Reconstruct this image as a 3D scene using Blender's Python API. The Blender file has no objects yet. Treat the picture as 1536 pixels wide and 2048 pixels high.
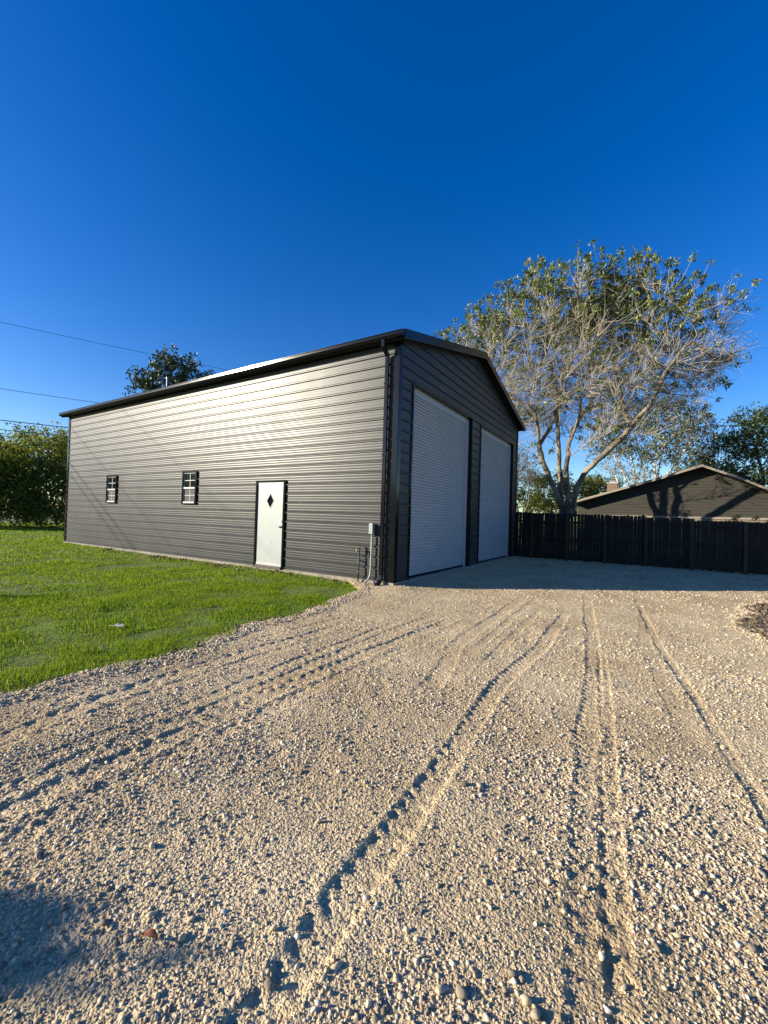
import bpy, math
import numpy as np
from mathutils import Vector, Matrix, kdtree
C = bpy.context.scene.collection
sc = bpy.context.scene
rad = math.radians
RNG = np.random.default_rng(7)

# ------------------------------------------------------------------ camera numbers
CAM = np.array([4.113, -6.962, 1.284])
SUN = np.array([-0.76, -0.65]); SUN = SUN/np.linalg.norm(SUN); ELEV = rad(17)
GZ = -0.08                      # level of the ground round the shed

# ------------------------------------------------------------------ noise
def _hash(ix, iy, s):
    n = (ix.astype(np.int64)*374761393 + iy.astype(np.int64)*668265263 + s*982451653) & 0x7fffffff
    n = ((n ^ (n >> 13))*1274126177) & 0x7fffffff
    n = n ^ (n >> 16)
    return (n & 0xffff)/65535.0
def vnoise(x, y, s=0):
    ix = np.floor(x); iy = np.floor(y); fx = x-ix; fy = y-iy
    ux = fx*fx*(3-2*fx); uy = fy*fy*(3-2*fy)
    a = _hash(ix, iy, s); b = _hash(ix+1, iy, s); c = _hash(ix, iy+1, s); d = _hash(ix+1, iy+1, s)
    return (a*(1-ux)+b*ux)*(1-uy)+(c*(1-ux)+d*ux)*uy
def fbm(x, y, f, o=4, s=0):
    r = 0; a = .5
    for i in range(o):
        r = r+a*(vnoise(x*f, y*f, s+i*17)-.5)*2; f *= 2.07; a *= .5
    return r
def sstep(a, b, x):
    t = np.clip((x-a)/(b-a), 0, 1); return t*t*(3-2*t)

# ------------------------------------------------------------------ mesh helpers
def mesh_np(name, V, faces, mat, parent=None, smooth=False, uniform=None):
    """V (n,3); faces: list of tuples or an (m,k) array"""
    me = bpy.data.meshes.new(name)
    V = np.asarray(V, np.float32)
    if isinstance(faces, np.ndarray):
        groups = [faces]
    else:
        groups = faces if faces and isinstance(faces[0], np.ndarray) else None
    if groups is None:
        me.from_pydata(V.tolist(), [], faces)
    else:
        groups = [g for g in groups if len(g)]
        me.vertices.add(len(V)); me.vertices.foreach_set('co', V.ravel())
        nl = sum(g.size for g in groups); nf = sum(len(g) for g in groups)
        me.loops.add(nl); me.loops.foreach_set('vertex_index', np.concatenate([g.ravel() for g in groups]).astype(np.int32))
        tot = np.concatenate([np.full(len(g), g.shape[1]) for g in groups]).astype(np.int32)
        st = np.concatenate([[0], np.cumsum(tot)[:-1]]).astype(np.int32)
        me.polygons.add(nf); me.polygons.foreach_set('loop_start', st); me.polygons.foreach_set('loop_total', tot)
        me.update(calc_edges=True)
    if smooth:
        me.polygons.foreach_set('use_smooth', np.ones(len(me.polygons), bool))
    me.materials.append(mat); me.update()
    if name.endswith('_wall') and mat is M.get('siding'):
        me.polygons.foreach_set('use_smooth', np.ones(len(me.polygons), bool)); me.set_sharp_from_angle(angle=rad(16))
    o = bpy.data.objects.new(name, me); C.objects.link(o)
    if parent: o.parent = parent
    return o

class MB:
    def __init__(s): s.v = []; s.f = []
    def box(s, x0, x1, y0, y1, z0, z1):
        n = len(s.v)
        s.v += [(x0,y0,z0),(x1,y0,z0),(x1,y1,z0),(x0,y1,z0),(x0,y0,z1),(x1,y0,z1),(x1,y1,z1),(x0,y1,z1)]
        s.f += [tuple(n+i for i in q) for q in ((0,3,2,1),(4,5,6,7),(0,1,5,4),(1,2,6,5),(2,3,7,6),(3,0,4,7))]
        return s
    def hexa(s, pts):
        n = len(s.v); s.v += [tuple(p) for p in pts]
        s.f += [tuple(n+i for i in q) for q in ((0,3,2,1),(4,5,6,7),(0,1,5,4),(1,2,6,5),(2,3,7,6),(3,0,4,7))]
        return s
    def tube(s, pts, r, n=10, caps=True):
        pts = [np.array(p, float) for p in pts]; rr = r if hasattr(r, '__len__') else [r]*len(pts)
        base = len(s.v); prev = None
        for i, p in enumerate(pts):
            t = pts[min(i+1, len(pts)-1)]-pts[max(i-1, 0)]; t /= np.linalg.norm(t)
            if prev is None:
                a = np.array([0,0,1.]) if abs(t[2]) < .9 else np.array([1.,0,0])
            else: a = prev
            u = a-t*(a@t); u /= np.linalg.norm(u); prev = u; w = np.cross(t, u)
            for k in range(n):
                q = 2*math.pi*k/n
                s.v.append(tuple(p+rr[i]*(math.cos(q)*u+math.sin(q)*w)))
        for i in range(len(pts)-1):
            for k in range(n):
                a = base+i*n+k; b = base+i*n+(k+1) % n
                s.f.append((a, b, b+n, a+n))
        if caps:
            s.f.append(tuple(base+k for k in reversed(range(n))))
            s.f.append(tuple(base+(len(pts)-1)*n+k for k in range(n)))
        return s
    def build(s, name, mat, parent=None, smooth=False, bevel=0):
        o = mesh_np(name, s.v, s.f, mat, parent, smooth)
        if bevel:
            m = o.modifiers.new('bevel', 'BEVEL'); m.width = bevel; m.segments = 2; m.limit_method = 'ANGLE'
        return o

def tag(o, label=None, cat=None, group=None, kind=None):
    if label: o['label'] = label
    if cat: o['category'] = cat
    if group: o['group'] = group
    if kind: o['kind'] = kind
    return o
def empty(name, loc, label, cat, group=None):
    o = bpy.data.objects.new(name, None); C.objects.link(o); o.location = loc; o.empty_display_size = .2
    return tag(o, label, cat, group)
def reparent(o, root):
    o.parent = root; o.matrix_parent_inverse = Matrix.Translation(-Vector(root.location)); return o

# ------------------------------------------------------------------ materials
def nodes_of(m):
    m.use_nodes = True; return m.node_tree.nodes, m.node_tree.links, m.node_tree.nodes['Principled BSDF']
def mat(name, col, rough=.6, metal=0, spec=.5, var=.0, vscale=3, col2=None, bump=0, bscale=40, coat=0, rvar=0):
    m = bpy.data.materials.new(name); N, L, b = nodes_of(m)
    b.inputs['Base Color'].default_value = (*col, 1); b.inputs['Roughness'].default_value = rough
    b.inputs['Metallic'].default_value = metal; b.inputs['Specular IOR Level'].default_value = spec
    b.inputs['Coat Weight'].default_value = coat
    geo = N.new('ShaderNodeNewGeometry')
    if var or col2:
        n = N.new('ShaderNodeTexNoise'); n.inputs['Scale'].default_value = vscale; n.inputs['Detail'].default_value = 6
        L.new(geo.outputs['Position'], n.inputs['Vector'])
        r = N.new('ShaderNodeValToRGB'); r.color_ramp.elements[0].position = .3; r.color_ramp.elements[1].position = .7
        c2 = col2 if col2 else tuple(min(1, c*(1+var)) for c in col); c1 = col if col2 else tuple(c*(1-var) for c in col)
        r.color_ramp.elements[0].color = (*c1, 1); r.color_ramp.elements[1].color = (*c2, 1)
        L.new(n.outputs['Fac'], r.inputs['Fac']); L.new(r.outputs['Color'], b.inputs['Base Color'])
        if rvar:
            mr = N.new('ShaderNodeMapRange'); mr.inputs['To Min'].default_value = rough-rvar; mr.inputs['To Max'].default_value = rough+rvar
            L.new(n.outputs['Fac'], mr.inputs['Value']); L.new(mr.outputs['Result'], b.inputs['Roughness'])
    if bump:
        n2 = N.new('ShaderNodeTexNoise'); n2.inputs['Scale'].default_value = bscale; n2.inputs['Detail'].default_value = 5
        L.new(geo.outputs['Position'], n2.inputs['Vector'])
        bp = N.new('ShaderNodeBump'); bp.inputs['Strength'].default_value = 1; bp.inputs['Distance'].default_value = bump
        L.new(n2.outputs['Fac'], bp.inputs['Height']); L.new(bp.outputs['Normal'], b.inputs['Normal'])
    return m
def ramp_mat(name, stops, rough=.8, scale=1., transl=0, spec=.3, pos_mix=0, pscale=.4, pcol=(.2,.2,.05)):
    """colour picked per separate piece (stone, blade, leaf)"""
    m = bpy.data.materials.new(name); N, L, b = nodes_of(m)
    b.inputs['Roughness'].default_value = rough; b.inputs['Specular IOR Level'].default_value = spec
    g = N.new('ShaderNodeNewGeometry'); r = N.new('ShaderNodeValToRGB')
    el = r.color_ramp.elements
    while len(el) < len(stops): el.new(.5)
    for e, (p, c) in zip(el, stops): e.position = p; e.color = (*c, 1)
    L.new(g.outputs['Random Per Island'], r.inputs['Fac'])
    out = r.outputs['Color']
    if pos_mix:
        n = N.new('ShaderNodeTexNoise'); n.inputs['Scale'].default_value = pscale; n.inputs['Detail'].default_value = 4
        L.new(g.outputs['Position'], n.inputs['Vector'])
        mr = N.new('ShaderNodeMapRange'); mr.inputs['From Min'].default_value = .4; mr.inputs['From Max'].default_value = .65; mr.inputs['To Max'].default_value = pos_mix
        L.new(n.outputs['Fac'], mr.inputs['Value'])
        mx = N.new('ShaderNodeMix'); mx.data_type = 'RGBA'; mx.inputs[7].default_value = (*pcol, 1)
        L.new(mr.outputs['Result'], mx.inputs[0]); L.new(out, mx.inputs[6]); out = mx.outputs[2]
    L.new(out, b.inputs['Base Color'])
    if transl:
        t = N.new('ShaderNodeBsdfTranslucent'); L.new(out, t.inputs['Color'])
        mx = N.new('ShaderNodeMixShader'); mx.inputs[0].default_value = transl
        L.new(b.outputs[0], mx.inputs[1]); L.new(t.outputs[0], mx.inputs[2]); L.new(mx.outputs[0], N['Material Output'].inputs['Surface'])
    return m

M = {}
M['siding'] = mat('painted_steel_siding', (.036,.038,.039), .39, 0, .25, var=.06, vscale=1.3, bump=.0016, bscale=3.0, coat=.0, rvar=.05)
M['trim'] = mat('black_steel_trim', (.005,.0055,.008), .14, 0, .25, bump=.001, bscale=3)
M['roof'] = mat('dark_roof_steel', (.012,.012,.013), .7, 0, .15)
M['soffit'] = mat('dark_soffit', (.015,.015,.017), .6)
M['white'] = mat('white_paint', (.42,.43,.425), .35, 0, .5, var=.02, vscale=4)
M['shutter'] = mat('white_shutter_steel', (.40,.405,.41), .38, 0, .5, var=.03, vscale=2)
M['door'] = mat('white_door_paint', (.32,.345,.335), .4, 0, .5, var=.03, vscale=6)
M['conc'] = mat('concrete', (.24,.215,.17), .9, var=.25, vscale=9, bump=.01, bscale=60)
M['inside'] = mat('dark_interior', (.03,.03,.03), .9)
M['brown'] = mat('brown_threshold', (.05,.03,.022), .5)
M['greypvc'] = mat('grey_plastic', (.32,.32,.31), .45)
M['boxgrey'] = mat('light_blue_grey_plastic', (.25,.29,.30), .4)
M['steel'] = mat('brushed_steel', (.45,.45,.45), .35, .9)
M['pipe'] = mat('dark_pipe', (.03,.024,.022), .6)
M['brass'] = mat('weathered_brass', (.30,.23,.17), .4, .6)
M['wire'] = mat('black_cable', (.012,.012,.014), .6)
M['pole'] = mat('pole_wood', (.14,.10,.07), .9, var=.3, vscale=5)
M['ceramic'] = mat('grey_ceramic', (.4,.4,.42), .3)
M['fence'] = mat('weathered_fence_wood', (.012,.009,.006), .9, col2=(.03,.022,.013), vscale=3, bump=.004, bscale=50)
M['post'] = mat('brown_post_wood', (.04,.031,.017), .9, col2=(.06,.046,.026), vscale=4, bump=.004, bscale=40)
M['bark'] = mat('pale_grey_bark', (.05,.038,.028), .9, col2=(.32,.26,.18), vscale=2.2, bump=.03, bscale=14)
M['bark_dark'] = mat('brown_bark', (.10,.08,.06), .9, col2=(.2,.165,.12), vscale=4, bump=.03, bscale=10)
M['bark_white'] = mat('pale_bark', (.40,.36,.30), .9, col2=(.58,.54,.46), vscale=4)
M['twig'] = mat('pale_twigs', (.40,.36,.29), .8)
M['bwin'] = mat('red_brown_leaf', (.25,.10,.05), .8)
M['soil'] = mat('brown_soil', (.085,.06,.04), .95, col2=(.16,.115,.075), vscale=8, bump=.02, bscale=40)

M['glass'] = mat('dark_window_glass', (.005,.006,.008), .10, 0, .22)
M['screen'] = mat('insect_screen', (.05,.05,.05), .8)

def brick_mat(name, c1, c2, mortar, scale, w=.5, h=.25, msize=.02, axis='xz'):
    m = bpy.data.materials.new(name); N, L, b = nodes_of(m)
    tc = N.new('ShaderNodeNewGeometry'); sx = N.new('ShaderNodeSeparateXYZ'); cx = N.new('ShaderNodeCombineXYZ')
    L.new(tc.outputs['Position'], sx.inputs[0])
    add = N.new('ShaderNodeMath'); L.new(sx.outputs[0], add.inputs[0]); L.new(sx.outputs[1], add.inputs[1])
    L.new(add.outputs[0], cx.inputs[0]); L.new(sx.outputs[2], cx.inputs[1])
    br = N.new('ShaderNodeTexBrick'); br.inputs['Scale'].default_value = scale
    br.inputs['Color1'].default_value = (*c1,1); br.inputs['Color2'].default_value = (*c2,1); br.inputs['Mortar'].default_value = (*mortar,1)
    br.inputs['Brick Width'].default_value = w; br.inputs['Row Height'].default_value = h; br.inputs['Mortar Size'].default_value = msize
    L.new(cx.outputs[0], br.inputs['Vector']); L.new(br.outputs['Color'], b.inputs['Base Color']); b.inputs['Roughness'].default_value = .9
    return m
M['brick'] = brick_mat('tan_brick', (.16,.095,.055), (.20,.125,.08), (.18,.15,.12), 1, .22, .075, .008)
M['brick_pale'] = brick_mat('pale_tan_brick', (.22,.175,.115), (.27,.215,.145), (.23,.20,.16), 1, .22, .075, .008)

# ------------------------------------------------------------------ ground
def lawn_edge_x(y):
    ys = np.array([-30,-12,-8,-5.84,-5.69,-5.35,-4.99,-4.69,-4.29,-3.89,-3.3,-2.65,-1.87,-.94,-.54,-.3,0.0,.2])
    xs = np.array([-6,-1.2,-.2,.16,.22,.13,.18,.30,.26,.14,.05,.09,-.01,-.22,-.40,-.62,-.85,-.85])
    return np.interp(y, ys, xs)
def drive_mask(x, y):
    """signed: >0 on the gravel"""
    n = fbm(x, y, 1.1, 4, 5)*.28+fbm(x, y, 5, 3, 50)*.16
    left = x-lawn_edge_x(y)+n*.6
    px = np.interp(y, [-30,-9,-4,-2,-.32,.16,1.15,2.46,3.9,5,6,12], [9,6.8,6.0,5.7,5.52,5.42,5.46,5.65,6.3,8.,22,26])
    right = px-x+n*.9
    return np.minimum(left, right)
TR = [ # pts, half width, depth, lug period, lug height
    ([(2.25,1.26),(2.35,-1.55),(2.41,-2.8),(2.58,-3.35),(2.7,-4.2)], .085, .012, .075, .010),
    ([(2.47,1.2),(2.56,-1.5),(2.63,-2.8)], .05, .010, .07, .006),
    ([(3.1,.24),(3.18,-2.07),(3.10,-3.48),(3.19,-4.8),(3.22,-5.34),(3.24,-5.89),(3.26,-6.5),(3.3,-7.2)], .075, .020, .085, .020),
    ([(3.16,2.08),(3.64,-1.72),(3.76,-2.97),(3.82,-3.88),(3.91,-4.75),(3.96,-5.24),(4.04,-5.7),(4.1,-6.4)], .075, .014, .08, .018),
    ([(3.71,-1.66),(3.88,-3.25),(3.98,-4.49),(4.06,-5.33),(4.12,-6.0)], .045, .016, .11, .014),
    ([(3.97,2.38),(4.27,-1.22),(4.45,-2.63),(4.59,-3.83),(4.66,-4.6),(4.72,-5.6)], .04, .016, .30, .004),
    ([(4.12,2.2),(4.12,-1.2),(4.27,-2.63),(4.41,-3.83)], .07, .006, .09, .008),
    ([(1.95,-1.2),(1.79,-3.25),(1.72,-4.1),(1.71,-4.9),(1.71,-5.97),(1.75,-7)], .08, .014, .11, .017),
    ([(1.62,-1.4),(1.55,-3.64),(1.57,-5.0),(1.52,-5.64),(1.53,-6.6)], .075, .013, .11, .015),
    ([(2.16,-1.3),(2.02,-3.1),(1.93,-4.1),(1.91,-4.9),(1.92,-5.9),(1.95,-7)], .07, .010, .11, .014),
    ([(1.40,-1.9),(1.36,-3.7),(1.38,-5.0),(1.35,-6.3)], .05, .012, .12, .014),
    ([(1.12,-3.0),(.99,-4.5),(1.0,-5.1),(1.05,-5.8),(1.15,-7)], .06, .010, .13, .013),
    ([(2.72,.6),(2.80,-1.8),(2.86,-3.4)], .05, .008, .08, .008),
    ([(.95,-2.5),(.79,-4.49),(.80,-5.01),(.85,-5.52),(.94,-5.99),(1.0,-7)], .08, .015, .13, .018),
    ([(.76,-2.0),(.62,-3.2),(.55,-4.2)], .07, .012, .10, .014),
]
def tracks(x, y):
    h = np.zeros_like(x); inside = np.zeros_like(x)
    for k, (pts, hw, dep, per, lug) in enumerate(TR):
        best = np.full(x.shape, 9.); sd = np.zeros_like(x); ss = np.zeros_like(x); s0 = 0
        tot = sum(math.dist(pts[i], pts[i+1]) for i in range(len(pts)-1))
        for (ax, ay), (bx, by) in zip(pts[:-1], pts[1:]):
            dx, dy = bx-ax, by-ay; l = math.hypot(dx, dy)
            t = np.clip(((x-ax)*dx+(y-ay)*dy)/l/l, 0, 1)
            ex = x-ax-t*dx; ey = y-ay-t*dy; d = np.hypot(ex, ey)
            m = d < best; best = np.where(m, d, best)
            sd = np.where(m, (dx*ey-dy*ex)/l, sd); ss = np.where(m, s0+t*l, ss); s0 += l
        wob = fbm(x, y, 2.3, 3, 90+k)
        hwv = hw*(1+.2*wob); sd = sd+wob*.012
        fade = sstep(0, .7, ss)*sstep(0, .5, tot-ss)*(.72+.28*sstep(-.25, .15, fbm(x, y, 1.6, 2, 130+k)))
        ins = 1-sstep(.8, 1.05, np.abs(sd)/hwv)
        berm = np.exp(-((np.abs(sd)-hwv*1.18)/(hw*.22))**2)
        ph = (ss+np.abs(sd)*.35+.012*vnoise(x*30, y*30, 3))/per
        sq = sstep(.30, .42, ph % 1)*(1-sstep(.86, .98, ph % 1)); sq = sq*(.25+.95*_hash(np.floor(ph), np.sign(sd), 7+k))
        edge = sstep(.30, .45, np.abs(sd)/hwv)
        h += .006*fbm(x, y, 24, 2, 170)*(berm+.4*ins)*fade
        h += .54*fade*(-dep*.8*ins+dep*.30*berm+1.25*lug*ins*(sq*edge-.4*edge))
        inside = np.maximum(inside, ins*fade)
    return h, inside
def foot(x, y):
    d = np.hypot(np.maximum(np.maximum(x, -15-x), 0), np.maximum(np.maximum(-y, y-8.9), 0))
    return .055*(1-sstep(.05, 1.0, d))
def gz(x, y, fine=True):
    """height of the gravel drive"""
    m = drive_mask(x, y)
    h = GZ+foot(x, y)+.018*fbm(x, y, .5, 3, 1)+.012*fbm(x, y, 3, 3, 2)
    if fine:
        t, ins = tracks(x, y)
        coarse = sstep(-.15, .35, fbm(x, y, 1.3, 3, 33))
        h = h+t+(.0035+.0045*coarse)*fbm(x, y, 17, 3, 8)*(1-.6*ins)+.0035*np.abs(fbm(x, y, 42, 2, 9))
    h = h+.016*np.exp(-((m-.12)/.12)**2)*(1+fbm(x, y, 5, 2, 21))*.6
    return np.where(m > 0, h, h-.22*sstep(0, .35, -m))
def lz(x, y):
    m = drive_mask(x, y)
    h = GZ-.005+foot(x, y)*.9+.03*fbm(x, y, .35, 3, 61)+.018*fbm(x, y, 2.0, 3, 62)
    return np.where(m < .05, h, h-.16*sstep(.05, .5, m))

def grid_mesh(name, xs, ys, fz, mat_):
    X, Y = np.meshgrid(xs, ys); Z = fz(X, Y)
    nx, ny = len(xs), len(ys)
    V = np.stack([X, Y, Z], -1).reshape(-1, 3)
    i = np.arange(nx-1); j = np.arange(ny-1); I, J = np.meshgrid(i, j)
    a = (J*nx+I).ravel()
    F = np.stack([a, a+1, a+1+nx, a+nx], 1)
    return mesh_np(name, V, F, mat_, smooth=True)
def graded(a, b, c, d0, g, dmax):
    """coordinates from a to b, spacing d0 around c growing away from it"""
    out = [c]; x = c; d = d0
    while x < b: d = min(dmax, max(d0, (x-c)*g)); x += d; out.append(x)
    x = c; left = []
    while x > a: d = min(dmax, max(d0, (c-x)*g)); x -= d; left.append(x)
    return np.array(left[::-1]+out)

def gravel_ground_mat():
    m = bpy.data.materials.new('gravel_dust'); N, L, b = nodes_of(m)
    g = N.new('ShaderNodeNewGeometry')
    def noise(s, d=6):
        n = N.new('ShaderNodeTexNoise'); n.inputs['Scale'].default_value = s; n.inputs['Detail'].default_value = d; L.new(g.outputs['Position'], n.inputs['Vector']); return n
    n1 = noise(1.1); n2 = noise(55); v = N.new('ShaderNodeTexVoronoi'); v.inputs['Scale'].default_value = 70; L.new(g.outputs['Position'], v.inputs['Vector'])
    v2 = N.new('ShaderNodeTexVoronoi'); v2.inputs['Scale'].default_value = 140; L.new(g.outputs['Position'], v2.inputs['Vector'])
    r = N.new('ShaderNodeValToRGB'); r.color_ramp.elements[0].position = .35; r.color_ramp.elements[1].position = .68
    r.color_ramp.elements[0].color = (.465,.35,.20,1); r.color_ramp.elements[1].color = (.64,.51,.315,1)
    L.new(n1.outputs['Fac'], r.inputs['Fac'])
    r2 = N.new('ShaderNodeValToRGB'); r2.color_ramp.elements[0].color = (.62,.60,.58,1); r2.color_ramp.elements[1].color = (1.25,1.25,1.25,1)
    L.new(v.outputs['Color'], r2.inputs['Fac'])
    mx = N.new('ShaderNodeMix'); mx.data_type = 'RGBA'; mx.blend_type = 'MULTIPLY'; mx.inputs[0].default_value = .7
    L.new(r.outputs['Color'], mx.inputs[6]); L.new(r2.outputs['Color'], mx.inputs[7]); L.new(mx.outputs[2], b.inputs['Base Color'])
    b.inputs['Roughness'].default_value = .95; b.inputs['Specular IOR Level'].default_value = .15
    a1 = N.new('ShaderNodeMath'); a1.operation = 'MULTIPLY_ADD'; a1.inputs[1].default_value = -.55; L.new(v.outputs['Distance'], a1.inputs[0]); 
    a2 = N.new('ShaderNodeMath'); a2.operation = 'MULTIPLY_ADD'; a2.inputs[1].default_value = -.3; L.new(v2.outputs['Distance'], a2.inputs[0]); L.new(a2.outputs[0], a1.inputs[2]); L.new(n2.outputs['Fac'], a2.inputs[2])
    bp = N.new('ShaderNodeBump'); bp.inputs['Distance'].default_value = .012; bp.inputs['Strength'].default_value = 1
    L.new(a1.outputs[0], bp.inputs['Height']); L.new(bp.outputs['Normal'], b.inputs['Normal'])
    return m
M['gravel'] = gravel_ground_mat()
M['lawnsoil'] = mat('lawn_soil', (.07,.085,.012), .95, col2=(.13,.19,.015), vscale=2.5, bump=.02, bscale=30)
M['far'] = mat('far_grass', (.07,.11,.025), .95, col2=(.10,.15,.03), vscale=.3)
M['rightdirt'] = mat('bare_dirt', (.12,.085,.05), .95, col2=(.20,.15,.09), vscale=3, bump=.03, bscale=30)

# one sheet to the horizon, lower than everything laid on it
o = MB(); R_ = 900
o = mesh_np('ground', [(-R_,-R_,-.36),(R_,-R_,-.36),(R_,R_,-.36),(-R_,R_,-.36)], [(0,1,2,3)], M['far']); tag(o, kind='structure')
# far land rises gently to lawn level away from the drive
def frame_sheet(name, x0, x1, y0, y1, X0, X1, Y0, Y1, z, mt):
    v = [(x0,y0,z),(x1,y0,z),(x1,y1,z),(x0,y1,z),(X0,Y0,z-.25),(X1,Y0,z-.25),(X1,Y1,z-.25),(X0,Y1,z-.25)]
    return tag(mesh_np(name, v, [(0,4,5,1),(1,5,6,2),(2,6,7,3),(3,7,4,0)], mt), kind='structure')
xs = graded(-60, 30, .5, .06, .03, 1.2); ys = graded(-40, 60, -4.5, .06, .03, 1.2)
lawn = tag(grid_mesh('lawn', xs, ys, lz, M['lawnsoil']), kind='structure')
frame_sheet('far_ground', xs[0], xs[-1], ys[0], ys[-1], -850, 850, -850, 850, GZ-.03, M['far'])
xs = graded(-1.6, 26, 3.3, .0125, .0045, .25); ys = graded(-12, 10.5, -6.2, .0125, .005, .25)
drive = tag(grid_mesh('gravel_driveway', xs, ys, gz, M['gravel']), kind='structure')
def rz(x, y):
    m = drive_mask(x, y)
    return np.where(m < .1, GZ+.02+.05*fbm(x, y, 1.3, 4, 77)+.02*fbm(x, y, 9, 3, 78), GZ-.15)
xs = graded(4.7, 14, 5.4, .03, .02, .2); ys = graded(-7, 7.5, .5, .03, .02, .2)
tag(grid_mesh('dirt_patch', xs, ys, lambda x, y: rz(x, y)-.25*sstep(5.2, 6.8, y), M['rightdirt']), kind='structure')

# ------------------------------------------------------------------ pieces scattered on the ground
def ico(sub):
    import bmesh
    bm = bmesh.new(); bmesh.ops.create_icosphere(bm, subdivisions=sub, radius=1)
    v = np.array([x.co[:] for x in bm.verts]); f = np.array([[q.index for q in p.verts] for p in bm.faces]); bm.free(); return v, f
ICO1, ICO2 = ico(1), ico(2)
def rots(n, rng, tilt=1.):
    a = rng.uniform(0, 2*np.pi, n); t = rng.normal(0, tilt, n); b = rng.uniform(0, 2*np.pi, n)
    def rz_(a): 
        c, s = np.cos(a), np.sin(a); o = np.zeros_like(a); i = np.ones_like(a)
        return np.stack([np.stack([c,-s,o],-1), np.stack([s,c,o],-1), np.stack([o,o,i],-1)], -2)
    c, s = np.cos(t), np.sin(t); o_ = np.zeros_like(t); i_ = np.ones_like(t)
    rx = np.stack([np.stack([i_,o_,o_],-1), np.stack([o_,c,-s],-1), np.stack([o_,s,c],-1)], -2)
    return rz_(a) @ rx @ rz_(b)
def stones(P, size, rng, base, flat=.62, jag=.28):
    bv, bf = base; n = len(P); k = len(bv)
    V = bv[None]*(1+rng.uniform(-jag, jag, (n, k, 1)))
    # facets: squash along random planes so that pieces look broken, not blown up
    for _ in range(3 if len(bv) < 20 else 7):
        d = rng.normal(size=(n, 1, 3)); d /= np.linalg.norm(d, axis=-1, keepdims=True)
        pr = (V*d).sum(-1, keepdims=True); cut = rng.uniform(.45, .85, (n, 1, 1))
        V = V-np.maximum(pr-cut, 0)*d
    sc_ = np.stack([rng.uniform(.8, 1.35, n), rng.uniform(.65, 1.05, n), rng.uniform(.45, .9, n)*flat/.62], -1)
    V = V*sc_[:, None, :]
    V = np.einsum('nij,nkj->nki', rots(n, rng, .5), V)*size[:, None, None]*.5
    V = V+P[:, None, :]
    F = (bf[None]+(np.arange(n)*k)[:, None, None]).reshape(-1, 3)
    return V.reshape(-1, 3), F
def scatter(rng, x0, x1, y0, y1, dens):
    n = int((x1-x0)*(y1-y0)*dens); return rng.uniform(x0, x1, n), rng.uniform(y0, y1, n)
M['stone'] = ramp_mat('limestone_gravel', [(0,(.17,.14,.105)),(.2,(.34,.28,.20)),(.6,(.54,.44,.29)),(.88,(.64,.54,.38)),(.97,(.66,.60,.49)),(1,(.44,.28,.18))], rough=.85, spec=.1)
VV = []; FF = []; off = 0
def add_stones(P, size, base, **k):
    global off
    V, F = stones(P, size, RNG, base, **k); VV.append(V); FF.append(F+off); off += len(V)
def infront(x, y, m=.3):
    # keep what could be seen from the camera or a step beside it
    dx = x-CAM[0]; dy = y-CAM[1]; a = np.degrees(np.arctan2(-dx, dy)); return (a > -50) & (a < 92) & (dy > -1.2)
def stone_field(rmin, rmax, dens, smin, smax, base, clump=.5, x1=9, pw=2.2, sink=.15):
    x, y = scatter(RNG, max(-1, CAM[0]-rmax), min(x1, CAM[0]+rmax), max(-9, CAM[1]-rmax), min(9.4, CAM[1]+rmax), dens)
    r = np.hypot(x-CAM[0], y-CAM[1]); m = (r >= rmin) & (r < rmax) & infront(x, y) & (drive_mask(x, y) > -.12) & ~((x < .03) & (y > -.03))
    x, y = x[m], y[m]
    c = sstep(-.35, .3, fbm(x, y, 1.3, 3, 33)+.5*fbm(x, y, 4.5, 2, 44)); _, ins = tracks(x, y)
    keep = RNG.uniform(size=len(x)) < ((1-clump)+clump*c)*(1-.72*ins); x, y = x[keep], y[keep]
    s = smin+(smax-smin)*RNG.uniform(size=len(x))**pw
    z = gz(x, y)+s*sink*RNG.uniform(-.6, 1.2, len(x))
    add_stones(np.stack([x, y, z], -1), s, base)
stone_field(0, 3.0, 9500, .005, .011, ICO1, .45)
stone_field(0, 3.2, 4200, .010, .022, ICO1, .88)
stone_field(0, 3.0, 330, .020, .034, ICO2, .93, pw=2.2)
stone_field(3.0, 5.0, 3600, .008, .016, ICO1, .5)
stone_field(3.0, 5.2, 520, .016, .030, ICO1, .8)
stone_field(5.0, 8.0, 1300, .011, .022, ICO1, .5)
stone_field(5.0, 8.0, 150, .020, .036, ICO1, .85)
stone_field(8.0, 16.5, 200, .02, .042, ICO1, .6)
# the larger ones one notices
bx = np.array([3.69,3.85,4.17,4.43,3.80,3.88,4.30,4.02,3.35,3.42,2.9,4.1,3.72,3.1]); by = np.array([-5.79,-5.71,-5.32,-5.15,-5.66,-5.73,-5.0,-5.45,-4.9,-4.86,-5.5,-4.6,-4.35,-5.95])
add_stones(np.stack([bx, by, gz(bx, by)+.008], -1), RNG.uniform(.028, .042, len(bx)), ICO2, jag=.10)
# rim of loose stones along the lawn and the dirt patch
x, y = scatter(RNG, -1, 7, -8, 4, 800); m = drive_mask(x, y); k = (m > -.08) & (m < .25) & infront(x, y) & ~((x < .03) & (y > -.03)); x, y = x[k], y[k]
add_stones(np.stack([x, y, np.maximum(gz(x, y), lz(x, y))+.004], -1), RNG.uniform(.012, .035, len(x)), ICO1)
tag(mesh_np('gravel', np.concatenate(VV), np.concatenate(FF), M['stone'], smooth=False), 'loose crushed tan gravel stones spread over the driveway', 'gravel', kind='stuff')

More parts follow.
